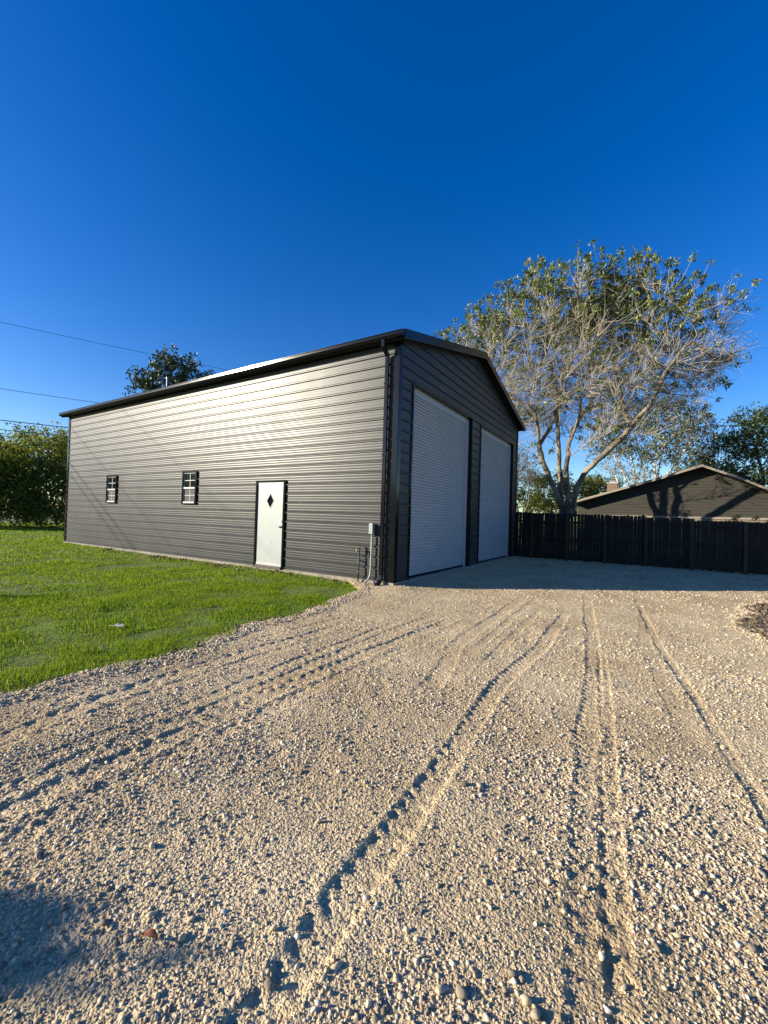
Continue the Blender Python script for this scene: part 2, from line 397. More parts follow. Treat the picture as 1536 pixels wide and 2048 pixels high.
# soil clods: along the footing and over the dirt patch
VV = []; FF = []; off = 0
x, y = scatter(RNG, -11, -.9, -.75, -.05, 130); k = (fbm(x, y, 1.2, 2, 71) > -.12) & (y > -.25-.4*vnoise(x*1.5, y, 5)); x, y = x[k], y[k]
add_stones(np.stack([x, y, lz(x, y)+.012], -1), RNG.uniform(.02, .09, len(x))**1., ICO1, jag=.4)
x, y = scatter(RNG, 5, 9, -2.5, 5.2, 230); m = drive_mask(x, y); k = (m < .12) & (m > -1.6) & (RNG.uniform(size=len(x)) < np.exp(-np.abs(m+.1)/.28)+.12); x, y = x[k], y[k]
add_stones(np.stack([x, y, np.maximum(rz(x, y), gz(x, y))+.008], -1), RNG.uniform(.02, .065, len(x)), ICO1, jag=.4)
x, y = scatter(RNG, -.6, 1.0, -6.2, -1, 160); m = drive_mask(x, y); k = (np.abs(m) < .14) & (fbm(x, y, 1.8, 2, 72) > 0); x, y = x[k], y[k]
add_stones(np.stack([x, y, lz(x, y)+.01], -1), RNG.uniform(.015, .05, len(x)), ICO1, jag=.4)
M['clod'] = ramp_mat('dark_soil_clods', [(0,(.06,.04,.028)),(.6,(.13,.09,.058)),(1,(.24,.18,.12))], rough=.95, spec=.1)
tag(mesh_np('soil_clods', np.concatenate(VV), np.concatenate(FF), M['clod']), 'brown soil clods along the footing and the drive edges', 'soil', kind='stuff')

# ------------------------------------------------------------------ grass
def blades(x, y, z, h, w, rng, lean=.5):
    n = len(x); a = rng.uniform(0, 2*np.pi, n); la = rng.uniform(0, 2*np.pi, n); l = np.abs(rng.normal(0, lean, n))
    ux, uy = np.cos(a)*w/2, np.sin(a)*w/2; lx, ly = np.cos(la)*l*h, np.sin(la)*l*h
    P = np.zeros((n, 5, 3))
    P[:,0] = np.stack([x-ux, y-uy, z], -1); P[:,1] = np.stack([x+ux, y+uy, z], -1)
    P[:,2] = np.stack([x-ux*.8+lx*.35, y-uy*.8+ly*.35, z+h*.6], -1); P[:,3] = np.stack([x+ux*.8+lx*.35, y+uy*.8+ly*.35, z+h*.6], -1)
    P[:,4] = np.stack([x+lx, y+ly, z+h*(1-.35*np.minimum(l, 1))], -1)
    i = (np.arange(n)*5)[:, None]
    return P.reshape(-1, 3), np.concatenate([i, i+1, i+3, i+2], 1), np.concatenate([i+2, i+3, i+4], 1)
VV = []; Q = []; T = []; off = 0
def grass_field(r0, r1, dens, h, w, x0=-48, y1=60):
    global off
    x, y = scatter(RNG, max(x0, CAM[0]-r1), 1.2, max(-7.6, CAM[1]-r1), min(y1, CAM[1]+r1), dens)
    r = np.hypot(x-CAM[0], y-CAM[1]); m = (r >= r0) & (r < r1) & infront(x, y) & ~((x > -14.4) & (y > -.05))
    m &= ~((y > 0) & (np.degrees(np.arctan2(-(x-CAM[0]), y-CAM[1])) < 67))
    dm = drive_mask(x, y); patch = fbm(x, y, .9, 4, 81)
    pd = np.clip(1.1-np.maximum(patch-.24, 0)*5, .15, 1)*np.clip(1-(dm+.16+.5*fbm(x, y, 4.5, 3, 88))/.30, 0, 1)*(dm < .12)
    wallgap = (x > -11) & (x < -.5) & (y > -.22-.25*vnoise(x*1.7, y*0, 6)) & (fbm(x, y*0, 1.1, 2, 70) > -.25)
    pd = np.where(wallgap, pd*.25, pd)
    m &= RNG.uniform(size=len(x)) < pd
    x, y, r = x[m], y[m], r[m]; n = len(x)
    hh = h*RNG.uniform(.45, 1.3, n)*(1+1.0*fbm(x, y, 2.2, 4, 83))
    V, q, t = blades(x, y, lz(x, y)-.008, hh, w*RNG.uniform(.7, 1.3, n), RNG, .65)
    VV.append(V); Q.append(q+off); T.append(t+off); off += len(V)
grass_field(0, 5.5, 7500, .042, .0042)
grass_field(5.5, 8.5, 4200, .046, .0058)
grass_field(8.5, 13, 1500, .052, .009)
grass_field(13, 22, 420, .06, .016)
grass_field(22, 46, 90, .07, .032)
M['grass'] = ramp_mat('lawn_grass', [(0,(.045,.095,.008)),(.35,(.15,.25,.012)),(.75,(.28,.42,.012)),(.9,(.34,.44,.02)),(1,(.48,.42,.14))], rough=.7, transl=.45, spec=.08, pos_mix=.55, pscale=.9, pcol=(.28,.36,.015))
tag(mesh_np('grass', np.concatenate(VV), [np.concatenate(Q), np.concatenate(T)], M['grass']), 'short green lawn grass beside the shed and drive', 'grass', kind='stuff')

# ------------------------------------------------------------------ the shed
L_, W_, ZE, YR, ZR = 14.352, 8.837, 4.82, 4.4185, 5.988
SL = (ZR-ZE)/(YR+.17)
def roof_z(y): return ZE+SL*(min(y, 2*YR-y)+.17)
PITCH = .2118
PROF = [(0,0),(.007,.025),(.024,.025),(.036,.012),(.046,.001)]
for c_, w_ in ((.073,.027),(.127,.027),(.183,.027)):      # shallow bowed pans between the ribs
    PROF += [(c_+w_*q, 0.0008+.0020*math.cos(q*math.pi/2)**1.5) for q in (-.92,-.6,-.3,0,.3,.6,.92)]
def profile(z0, z1, z_start=.05):
    pts = []
    k = -1
    while True:
        b = z_start+k*PITCH
        if b > z1: break
        for dz, d in PROF:
            pts.append((b+dz, d))
        k += 1
    pts = [(z, d) for z, d in pts]
    out = []
    for (za, da), (zb, db) in zip(pts[:-1], pts[1:]):
        for zc in (z0, z1):
            if za < zc < zb: out.append((zc, da+(db-da)*(zc-za)/(zb-za)))
        if z0 <= zb <= z1: out.append((zb, db))
    out = sorted(set(out)); return out
def siding(mb, kind, a0, a1, z0, z1, pos, sign, clip=None):
    """kind 'x': runs along X at y=pos, bulging sign*Y ; 'y': runs along Y at x=pos"""
    pr = profile(z0, z1)
    n = len(mb.v)
    for z, d in pr:
        b0, b1 = (a0, a1) if clip is None else clip(z, a0, a1)
        for a in (b0, b1):
            mb.v.append((a, pos+sign*d, z) if kind == 'x' else (pos+sign*d, a, z))
    for i in range(len(pr)-1):
        q = (n+2*i, n+2*i+1, n+2*i+3, n+2*i+2)
        mb.f.append(q if (kind == 'x') == (sign < 0) else q[::-1])
shed = empty('metal_shed', (0,0,GZ), 'large charcoal ribbed steel shed with two white roll-up doors', 'shed')
def sp(o): return reparent(o, shed)
WIN = [(-6.945,-6.293), (-11.252,-10.606)]; WZ0, WZ1 = 1.499, 2.409
DX0, DX1, DZ0, DZ1 = -3.90, -2.934, .01, 2.075
mb = MB(); ZT = 4.84; Z0 = .035
# side wall, with real openings
xs_ = [-L_, WIN[1][0], WIN[1][1], WIN[0][0], WIN[0][1], DX0, DX1, 0]
for i in range(7):
    a, b = xs_[i], xs_[i+1]
    if i in (1, 3): siding(mb, 'x', a, b, Z0, WZ0, 0, -1); siding(mb, 'x', a, b, WZ1, ZT, 0, -1)
    elif i == 5: siding(mb, 'x', a, b, DZ1, ZT, 0, -1)
    else: siding(mb, 'x', a, b, Z0, ZT, 0, -1)
sp(mb.build('side_wall', M['siding']))
mb = MB(); siding(mb, 'x', -L_, 0, Z0, ZT, W_, 1); sp(mb.build('side_wall', M['siding']))
D = [(.603, 4.009), (4.777, 8.224)]; DT = 4.07
mb = MB()
def gclip(z, a0, a1):
    y = (z-ZE)/SL-.17+.1; return (max(a0, y), min(a1, 2*YR-y))
siding(mb, 'y', 0, D[0][0], Z0, DT, 0, 1); siding(mb, 'y', D[0][1], D[1][0], Z0, DT, 0, 1); siding(mb, 'y', D[1][1], W_, Z0, DT, 0, 1)
siding(mb, 'y', 0, W_, DT, ZR-.1, 0, 1, gclip)
sp(mb.build('gable_wall', M['siding']))
mb = MB(); siding(mb, 'y', 0, W_, Z0, ZR-.1, -L_, -1, gclip); sp(mb.build('gable_wall', M['siding']))
# inside faces, slab
mb = MB().box(-L_+.02, -.14, .11, .14, -.02, 4.8)      # inner lining, with holes made by stopping short: see next boxes
mb = MB(); mb.box(-L_+.1, -.16, 4.3, 4.34, .01, 4.9)   # a dividing wall inside, seen dimly through the panes
sp(mb.build('inner_partition', M['inside']))
sp(MB().box(-L_-.035, .035, -.035, W_+.035, -.30, .03).build('concrete_slab', M['conc'], bevel=.01))
# trims
t = .027
mb = MB().box(-.105, t, -t, -.0, .03, 4.80); sp(mb.build('corner_trim', M['trim'], bevel=.006))
sp(MB().box(.0005, t-.001, .0, .10, .03, 4.80).build('corner_trim', M['trim'], bevel=.006))
sp(MB().box(-L_-t, -L_+.10, -t, 0, .03, 4.80).build('corner_trim', M['trim'], bevel=.006))
sp(MB().box(-L_-t, -L_, .001, .10, .03, 4.80).build('corner_trim', M['trim'], bevel=.006))
sp(MB().box(0, t, W_-.09, W_+t, .03, 4.78).build('corner_trim', M['trim'], bevel=.006))
# roof: ribbed sheets
def roof_sheet(y0, z0, y1, z1, x0, x1):
    xs = []; x = x0
    k = 0
    while x < x1-.001:
        for dx, d in ((0,0),(.012,.012),(.035,.012),(.047,0)):
            if x+dx < x1: xs.append((x+dx, d))
        x += .2118
    xs.append((x1, 0)); V = []; F = []
    for xx, d in xs:
        V += [(xx, y0, z0+d), (xx, y1, z1+d), (xx, y0, z0-.02), (xx, y1, z1-.02)]
    for i in range(len(xs)-1):
        a = i*4; F += [(a, a+4, a+5, a+1), (a+2, a+3, a+7, a+6), (a, a+2, a+6, a+4), (a+1, a+5, a+7, a+3)]
    return V, F
X0, X1 = -L_-.19, .215
V, F = roof_sheet(-.17, ZE, YR, ZR, X0, X1); V2, F2 = roof_sheet(2*YR+.17, ZE, YR, ZR, X0, X1)
F2 = [tuple(i+len(V) for i in f[::-1]) for f in F2]
rf = sp(mesh_np('roof', V+V2, F+F2, M['roof']))
for y0, y1 in ((-.20, YR), (2*YR+.20, YR)):          # rake trim on both gables
    z0, z1 = ZE-.008+.027, ZR+.027
    for xa, xb in ((X1-.012, X1+.016), (X0-.016, X0+.012)):
        mb = MB()
        ya, yb = (y0, y1) if y0 < y1 else (y1, y0); za, zb = (z0, z1) if y0 < y1 else (z1, z0)
        mb.hexa([(xa,ya,za-.17),(xb,ya,za-.17),(xb,yb,zb-.17),(xa,yb,zb-.17),(xa,ya,za),(xb,ya,za),(xb,yb,zb),(xa,yb,zb)])
        xc, xd = (xa-.07, xb) if xb > 0 else (xa, xb+.07)
        mb.hexa([(xc,ya,za+.001),(xd+.002,ya,za+.001),(xd+.002,yb,zb+.001),(xc,yb,zb+.001),(xc,ya,za+.012),(xd+.002,ya,za+.012),(xd+.002,yb,zb+.012),(xc,yb,zb+.012)])
        sp(mb.build('rake_trim', M['trim'], bevel=.003))

mb = MB(); mb.hexa([(X0,YR-.15,ZR-.03+.028),(X1-.1,YR-.15,ZR-.03+.028),(X1-.1,YR,ZR+.028),(X0,YR,ZR+.028),(X0,YR-.15,ZR-.03+.036),(X1-.1,YR-.15,ZR-.03+.036),(X1-.1,YR,ZR+.036),(X0,YR,ZR+.036)])
sp(mb.build('ridge_cap', M['roof']))
# soffits (closed underside of the overhang)
sp(MB().box(X0+.02, X1-.013, -.168, -.03, ZE-.09, ZE-.07).build('soffit', M['soffit']))
sp(MB().box(X0+.02, X1-.013, W_+.03, W_+.168, ZE-.09, ZE-.07).build('soffit', M['soffit']))
for s in (0, 1):
    ya, yb = (-.02, YR) if s == 0 else (YR, 2*YR+.02); za, zb = roof_z(ya)-.06, roof_z(yb)-.06
    sp(MB().hexa([(.03,ya,za-.02),(X1-.014,ya,za-.02),(X1-.014,yb,zb-.02),(.03,yb,zb-.02),(.03,ya,za),(X1-.014,ya,za),(X1-.014,yb,zb),(.03,yb,zb)]).build('soffit', M['soffit']))
sp(MB().box(-L_+.0, -.0, -.03, -.024, 4.70, 4.84).build('eave_trim', M['trim']))
# gutters: open trough with a rolled lip
def gutter(yw, s):
    mb = MB(); x0, x1 = X0-.01, X1+.005
    prof = [(0,.0),(0,-.10),(-.075,-.10),(-.105,-.055),(-.105,-.012),(-.118,-.006),(-.118,.006),(-.105,.008),(-.097,0),(-.097,-.052),(-.072,-.093),(-.006,-.093),(-.006,0)]
    n = len(prof)
    for x in (x0, x1):
        for y, z in prof: mb.v.append((x, yw+s*y, 4.81+z))
    for i in range(n):
        j = (i+1) % n; q = (i, j, j+n, i+n); mb.f.append(q if s < 0 else q[::-1])
    # end caps
    for x in (x0, x1-.004): mb.box(x, x+.004, min(yw, yw-s*.104), max(yw, yw-s*.104), 4.713, 4.805)
    return mb
g1 = sp(gutter(-.175, 1).build('gutter', M['trim'])); g2 = sp(gutter(W_+.175, -1).build('gutter', M['trim']))
# downspout: outlet, offset elbow, long rectangular pipe, shoe
def rect_path(mb, pts, w, d):
    """rectangular duct: w along X, d across"""
    for i, (p, q) in enumerate(zip(pts[:-1], pts[1:])):
        p = np.array(p, float); q = np.array(q, float); t_ = (q-p)/np.linalg.norm(q-p); nrm = np.cross(t_, [1.,0,0]); nrm /= np.linalg.norm(nrm)
        ex = np.array([w/2,0,0]); en = nrm*d/2; e = t_*.006
        a, b = p-e, q+e
        mb.hexa([a-ex-en, a+ex-en, a+ex+en, a-ex+en, b-ex-en, b+ex-en, b+ex+en, b-ex+en])
xd = -.232
mb = MB(); rect_path(mb, [(xd,-.235,4.71),(xd,-.235,4.58),(xd,-.072,4.46),(xd,-.072,.16),(xd,-.10,.06),(xd-.02,-.22,-.05)], .078, .055)
dsp = sp(mb.build('downspout', M['trim'], bevel=.006))
for z in (.9, 2.5, 3.9): 
    b_ = MB().box(xd-.055, xd+.055, -.102, -.099, z, z+.03).build('strap', M['trim']); b_.parent = dsp; b_.matrix_parent_inverse = dsp.matrix_parent_inverse.copy(); b_.matrix_parent_inverse = Matrix.Identity(4)
# vent pipe through the roof
def local_child(o, par):
    o.parent = par; o.matrix_parent_inverse = Matrix.Identity(4); return o
vx, vy = -10.05, 1.2
sp(MB().tube([(vx,vy,roof_z(vy)-.05),(vx,vy,5.86)], .02).build('vent_pipe', M['ceramic'], smooth=False))
sp(MB().tube([(vx,vy,5.855),(vx,vy,5.93)], [.04,.036]).build('vent_cap', M['ceramic']))

# walk-in door
fr = MB(); w = .05
fr.box(DX0-.012, DX0+w, -.045, .02, DZ0, DZ1+.012).box(DX1-w, DX1+.012, -.045, .02, DZ0, DZ1+.012).box(DX0+w, DX1-w, -.0455, .02, DZ1-.035, DZ1+.012)
door_root = sp(fr.build('door_frame', M['trim'], bevel=.003))
th = local_child(MB().box(DX0+w, DX1-w, -.06, .02, DZ0, DZ0+.06).build('threshold', M['brown']), door_root)
dl0, dl1, dz0, dz1 = DX0+w, DX1-w, DZ0+.06, DZ1-.035
dcx, dcz, ddx, ddz = -3.415, 1.60, .118, .172
mb = MB()
# slab with a diamond hole: ring of quads between the rectangle and the diamond, plus thickness
yf = -.022
rect = [(dl0+.002,dz0+.002),(dcx,dz0+.002),(dl1-.002,dz0+.002),(dl1-.002,dcz),(dl1-.002,dz1-.002),(dcx,dz1-.002),(dl0+.002,dz1-.002),(dl0+.002,dcz)]
dia = [(dcx,dcz-ddz),(dcx+ddx,dcz),(dcx,dcz+ddz),(dcx-ddx,dcz)]
V = [(x,yf,z) for x,z in rect]+[(x,yf,z) for x,z in dia]+[(x,yf+.03,z) for x,z in dia]
F = [(0,1,8),(1,2,8),(2,3,9),(2,9,8),(3,4,9),(4,5,10),(4,10,9),(5,6,10),(6,7,11),(6,11,10),(7,0,11),(0,8,11),(8,9,13,12),(9,10,14,13),(10,11,15,14),(11,8,12,15)]
slab = sp(mesh_np('door', V, F, M['door']))
for z0_, z1_ in ((dz1-.05, dz1-.004), (dz0+.004, dz0+.06)): local_child(MB().box(dl0+.004, dl1-.004, -.028, -.0215, z0_, z1_).build('door_rail', M['white'], bevel=.002), slab)
mb = MB()
def dring(s0, s1, y0, y1):
    ds = [(0,-1),(1,0),(0,1),(-1,0)]
    for k in range(4):
        a, c = ds[k], ds[(k+1) % 4]
        P = lambda q, s, y: (dcx+q[0]*(ddx+s*.9), y, dcz+q[1]*(ddz+s*1.3))
        mb.hexa([P(a,s0,y0),P(a,s1,y0),P(c,s1,y0),P(c,s0,y0),P(a,s0,y1),P(a,s1,y1),P(c,s1,y1),P(c,s0,y1)])
dring(-.002, .016, -.027, -.021)
local_child(mb.build('diamond_frame', M['white']), slab)
local_child(mesh_np('door_pane', [(x,-.0195,z) for x,z in dia], [(0,1,2,3)], M['glass']), slab)
hx = -3.045
mb = MB().tube([(hx,-.022,1.0),(hx,-.03,1.0)], .032, 16).tube([(hx,-.03,1.0),(hx,-.07,1.0)], .011).tube([(hx+.008,-.07,1.0),(hx-.05,-.072,1.0),(hx-.105,-.066,1.004)], [.011,.010,.008])
local_child(mb.build('handle', M['steel'], smooth=True), slab)
local_child(MB().tube([(hx,-.022,1.13),(hx,-.034,1.13)], .026, 14).build('deadbolt', M['steel']), slab)
local_child(MB().tube([(-3.36,-.0225,.615),(-3.36,-.030,.615)], .013, 8).build('smudge_disc', M['greypvc']), slab)  # grey disc standing in for a smudge mark on the door

# double-hung windows
for k, (a, b) in enumerate(WIN):
    fr = MB(); w = .055
    fr.box(a-.01, a+w, -.05, .03, WZ0-.01, WZ1+.01).box(b-w, b+.01, -.05, .03, WZ0-.01, WZ1+.01).box(a+w, b-w, -.0505, .03, WZ1-.045, WZ1+.01).box(a+w, b-w, -.0505, .03, WZ0-.01, WZ0+.02)
    wr = sp(fr.build('window', M['trim'], bevel=.003))
    if k == 0: wr['label'] = 'window nearer the white walk-in door'
    else: wr['label'] = 'window nearer the far left corner of the shed'
    x0, x1, z0, z1 = a+w, b-w, WZ0+.02, WZ1-.045; zm = (z0+z1)/2+.0; xm = (x0+x1)/2
    s = MB()
    s.box(x0, x0+.018, -.03, .02, z0, z1).box(x1-.018, x1, -.03, .02, z0, z1).box(x0+.018, x1-.018, -.0305, .02, z1-.018, z1)
    s.box(x0+.018, x1-.018, -.045, .02, zm-.022, zm+.022).box(x0+.018, x1-.018, -.05, .02, z0, z0+.045)
    local_child(s.build('sash', M['white']), wr)
    g = MB(); g.box(xm-.009, xm+.009, -.016, -.008, zm+.022, z1-.018).box(x0+.018, x1-.018, -.0165, -.0085, (zm+z1)/2-.009, (zm+z1)/2+.009)
    g.box(xm-.008, xm+.008, -.016, -.008, z0+.045, zm-.022).box(x0+.018, x1-.018, -.0165, -.0085, (zm+z0)/2+.002, (zm+z0)/2+.018)
    local_child(g.build('glazing_bars', M['white']), wr)
    local_child(mesh_np('pane', [(x0,-.004,z0),(x1,-.004,z0),(x1,-.004,z1),(x0,-.004,z1)], [(0,1,2,3)], M['glass']), wr)
    local_child(mesh_np('insect_screen', [(x0+.018,-.012,z0+.045),(x1-.018,-.012,z0+.045),(x1-.018,-.012,zm-.022),(x0+.018,-.012,zm-.022)], [(0,1,2,3)], M['screen']), wr)

# roll-up doors
for k, (a, b) in enumerate(D):
    xr = -.105; mb = MB(); zt = DT-.02; zb = .045; n = 58
    pts = []; ph = (zt-.14-zb)/n
    for i in range(n):
        z = zb+i*ph
        for dz, d in ((.0,-.014),(.12,-.016),(.26,.010),(.5,.014),(.76,.010),(.90,-.014)): pts.append((z+dz*ph, d))
    pts.append((zt-.14, -.009))
    for z, d in pts: mb.v += [(xr+d, a+.03, z), (xr+d, b-.03, z)]
    for i in range(len(pts)-1): mb.f.append((2*i, 2*i+1, 2*i+3, 2*i+2))
    rd = sp(mb.build('roll_up_door', M['shutter']))
    rd['label'] = ('white roll-up door nearer the camera', 'white roll-up door nearer the fence')[k]
    local_child(MB().box(xr-.012, xr+.018, a+.07, b-.16, zt-.14, zt+.02).build('header_curtain', M['shutter'], bevel=.004), rd)
    local_child(MB().box(xr-.03, xr+.03, a+.0, a+.07, zb-.03, zt-.002).build('guide_track', M['shutter'], bevel=.003), rd)
    local_child(MB().box(xr-.03, xr+.03, b-.16, b-.0, zb-.03, zt-.002).build('guide_track', M['shutter'], bevel=.003), rd)
    local_child(MB().box(xr-.02, xr+.026, a+.07, b-.16, .028, .075).build('bottom_bar', M['trim']), rd)
    tr_ = MB().box(-.135, .029, a-.055, a, .03, DT+.055).box(-.135, .029, b, b+.055, .03, DT+.055).box(-.135, .0295, a, b, DT, DT+.056)
    sp(tr_.build('door_jamb', M['trim'], bevel=.003))

# ---- things standing at the wall
cb = empty('conduit_box', (-.474,-.06,.97), 'grey plastic conduit and junction box on side wall near the downspout', 'conduit')
reparent(MB().box(-.515, -.435, -.115, -.026, .96, 1.165).build('box', M['boxgrey'], bevel=.008), cb)
reparent(MB().box(-.518, -.432, -.121, -.1155, .957, 1.168).build('cover', M['boxgrey'], bevel=.002), cb)
P = [(-.473,-.07,.96),(-.474,-.07,.6),(-.476,-.075,.25),(-.482,-.085,.13),(-.505,-.12,.05),(-.55,-.20,-.02),(-.60,-.30,-.07),(-.66,-.42,-.12)]
reparent(MB().tube(P, .017, 12).build('pipe', M['greypvc'], smooth=True), cb)
fc = empty('outdoor_faucet', (-.76,-.10,GZ), 'dark standing water pipe topped by a brass faucet near the shed corner', 'faucet')
reparent(MB().tube([(-.755,-.10,-.15),(-.752,-.10,.3),(-.748,-.10,.62)], .016, 10).build('standpipe', M['pipe'], smooth=True), fc)
mb = MB().tube([(-.748,-.10,.60),(-.748,-.10,.665)], .024, 12).tube([(-.748,-.10,.645),(-.748,-.15,.66),(-.748,-.185,.62),(-.748,-.19,.585)], [.018,.018,.017,.020], 10)
mb.tube([(-.748,-.10,.66),(-.748,-.10,.70)], .010, 8)
reparent(mb.build('spigot', M['brass'], smooth=True), fc)
mb = MB().tube([(-.748,-.10,.70),(-.748,-.10,.712)], .034, 8)
reparent(mb.build('valve_handle', M['pipe']), fc)
for z in (.18, .38): reparent(MB().tube([(-.752,-.10,z),(-.752,-.10,z+.02)], .021, 10).build('highlight_band', M['brass']), fc)  # brass bands standing in for the rib highlights at the pipe
reparent(MB().box(-.775, -.73, -.10, .0-.022, .40, .415).build('bracket', M['pipe']), fc)

# ------------------------------------------------------------------ fence
FY = 9.55
fence = empty('wood_fence', (3.5,FY,GZ), 'dark weathered wooden picket fence behind the gravel drive', 'fence')
rf_ = np.random.default_rng(3)
px_ = [-2.0,-.8,.45,1.69,2.93,4.14,5.38,6.68,7.95,9.2,10.45,11.7]
def ftop(x): return 1.66-.012*(x)+(-.035 if x > 4.15 else 0)+(-.05 if x > 5.4 else 0)
for i in range(len(px_)-1):
    a, b = px_[i], px_[i+1]; mb = MB(); x = a+.0; t0 = ftop((a+b)/2)
    loose = (.001,.007,.002,.007,.008,.008,.008,.002,.006,.002,.002)[i]
    while x < b-.03:
        w = rf_.uniform(.098,.108); gap = max(.0012, loose*rf_.uniform(-.4,1.9)); zt = t0+rf_.normal(0,.009); ln = rf_.normal(0,.0035); y = FY+rf_.uniform(0,.005)
        x1 = min(x+w, b-.002); n = len(mb.v); c = .022
        out = [(x,GZ-.0+rf_.uniform(.0,.05)),(x1,GZ+.02),(x1+ln,zt-c),(x1-c+ln,zt),(x+c+ln,zt),(x+ln,zt-c)]
        for yy in (y, y+.016):
            for xx, zz in out: mb.v.append((xx,yy,zz))
        mb.f.append(tuple(n+q for q in range(6))); mb.f.append(tuple(n+6+q for q in reversed(range(6))))
        for q in range(6): r_ = (q+1) % 6; mb.f.append((n+r_, n+q, n+q+6, n+r_+6))
        x = x1+gap
    reparent(mb.build('picket_panel', M['fence']), fence)
    for z in (.12, .78, 1.36):
        if z == .78 and i in (0,): continue
        dz = rf_.normal(0,.012); reparent(MB().box(a+.046, b-.046, FY-.04, FY-.002, z+dz+GZ, z+.085+dz+GZ).build('rail', M['fence'], bevel=.003), fence)
for i, x in enumerate(px_):
    reparent(MB().box(x-.044, x+.044, FY-.092, FY-.003, GZ-.1, ftop(x)-rf_.uniform(.0,.05)).build('post', M['post'], bevel=.004), fence)

# ------------------------------------------------------------------ neighbour's house
HY = 16.0
house = empty('brick_house', (6.5,HY,GZ), 'low neighbouring house with dark gable and tan brick wall behind the fence', 'house')
hp = lambda o: reparent(o, house)
M['lap'] = mat('dark_lap_siding', (.034,.030,.022), .8, var=.12, vscale=2)
M['fascia'] = mat('tan_fascia', (.26,.22,.175), .7)
M['shingle'] = mat('grey_brown_shingles', (.12,.10,.085), .95, col2=(.17,.15,.125), vscale=6)
prof_ = [(.98,2.30),(4.64,3.43),(6.12,3.94),(7.46,3.33),(8.45,2.79),(11.8,1.85)]
def hz(x): return float(np.interp(x, [p[0] for p in prof_], [p[1] for p in prof_]))
mb = MB(); z = 1.76
while z < 3.95:          # lapped boards clipped by the roof line
    z2 = min(z+.13, 3.92)
    xs2 = np.linspace(1.2, 11.6, 600); hh = np.array([hz(q)-.05 for q in xs2])
    ok = xs2[hh > z2]
    if len(ok) < 2: break
    a, b = ok[0], ok[-1]; ok1 = xs2[hh > z]; a1, b1 = ok1[0], ok1[-1]; n = len(mb.v)
    mb.v += [(a1,HY-.022,z),(b1,HY-.022,z),(b,HY-.004,z2),(a,HY-.004,z2),(a1,HY,z),(b1,HY,z)]
    mb.f += [(n,n+1,n+2,n+3),(n+4,n+5,n+1,n)]
    z = z2
hp(mb.build('gable_siding', M['lap']))
hp(MB().box(1.9, 11.5, HY, HY+9, GZ, 1.76).build('brick_wall', M['brick_pale']))
hp(MB().box(1.8, 11.7, HY-.05, HY-.001, 1.67, 1.757).build('sill_band', M['fascia']))
def strip(name, m_, y0, y1, dz0, dz1, xo=0):
    mb = MB()
    for (xa, za), (xb, zb) in zip(prof_[:-1], prof_[1:]):
        mb.hexa([(xa,y0,za+dz0),(xb,y0,zb+dz0),(xb,y1,zb+dz0),(xa,y1,za+dz0),(xa,y0,za+dz1),(xb,y0,zb+dz1),(xb,y1,zb+dz1),(xa,y1,za+dz1)])
    return hp(mb.build(name, m_))
roofh = strip('roof', M['shingle'], HY-.55, HY+9.3, .03, .07)
strip('fascia', M['fascia'], HY-.58, HY-.551, -.04, .055)
strip('soffit', M['soffit'], HY-.55, HY-.02, -.02, .028)
ch = hp(MB().box(2.40, 2.86, HY+1.3, HY+1.9, 2.4, 3.40).build('chimney', M['brick']))
local_child(MB().box(2.37, 2.89, HY+1.27, HY+1.93, 3.402, 3.45).box(2.5, 2.76, HY+1.45, HY+1.75, 3.45, 3.53).box(2.46, 2.80, HY+1.4, HY+1.8, 3.53, 3.55).build('chimney_cap', M['ceramic']), ch)
hp(MB().box(1.15, 1.88, HY+1.0, HY+1.2, GZ, 2.22).build('porch_wall', M['lap']))

# ------------------------------------------------------------------ trees
def grow(seeds, att, step=.3, kill=.45, infl=3.0, iters=90, rng=None, grav=.0, jitter=.12):
    """seeds: polylines; later ones attach to the nearest node. space colonisation into the points att"""
    pos = []; par = []
    for s in seeds:
        s = [np.array(p, float) for p in s]
        if not pos: pos.append(s[0]); par.append(-1); last = 0
        else:
            d = np.linalg.norm(np.array(pos)-s[0], axis=1); last = int(np.argmin(d))
        cur = np.array(pos[last])
        for q in s[1:]:
            n = max(1, int(round(np.linalg.norm(q-cur)/step))); c0 = cur.copy()
            for i in range(1, n+1):
                p = c0+(q-c0)*i/n+(rng.normal(0, step*.07, 3) if i < n else 0)
                pos.append(p); par.append(last); last = len(pos)-1
            cur = q
    att = np.array(att); alive = np.ones(len(att), bool); first = 0
    nearest = np.full(len(att), 1e9); idx = np.zeros(len(att), int); kdone = 0
    dirs_prev = {}
    for it in range(iters):
        A = np.where(alive)[0]
        if not len(A): break
        new = np.array(pos[kdone:])
        if len(new) == 0: break
        kd = kdtree.KDTree(len(new))
        for i, p in enumerate(new): kd.insert(p, i)
        kd.balance()
        for a in A:
            _, i, d = kd.find(att[a])
            if d < nearest[a]: nearest[a] = d; idx[a] = kdone+i
        kdone = len(pos)
        alive &= ~(nearest < kill); A = np.where(alive & (nearest < infl))[0]
        if not len(A): break
        acc = {}
        for a in A:
            v = att[a]-pos[idx[a]]; v /= np.linalg.norm(v)+1e-9
            acc[idx[a]] = acc.get(idx[a], 0)+v
        for i, v in acc.items():
            v = v/(np.linalg.norm(v)+1e-9)+rng.normal(0, jitter, 3)+np.array([0,0,grav]); v /= np.linalg.norm(v)
            pk = par[i]
            if pk >= 0:
                b = pos[i]-pos[pk]; b /= np.linalg.norm(b)+1e-9; v = v*.7+b*.3; v /= np.linalg.norm(v)
            pos.append(pos[i]+v*step); par.append(i)
    return np.array(pos), np.array(par)
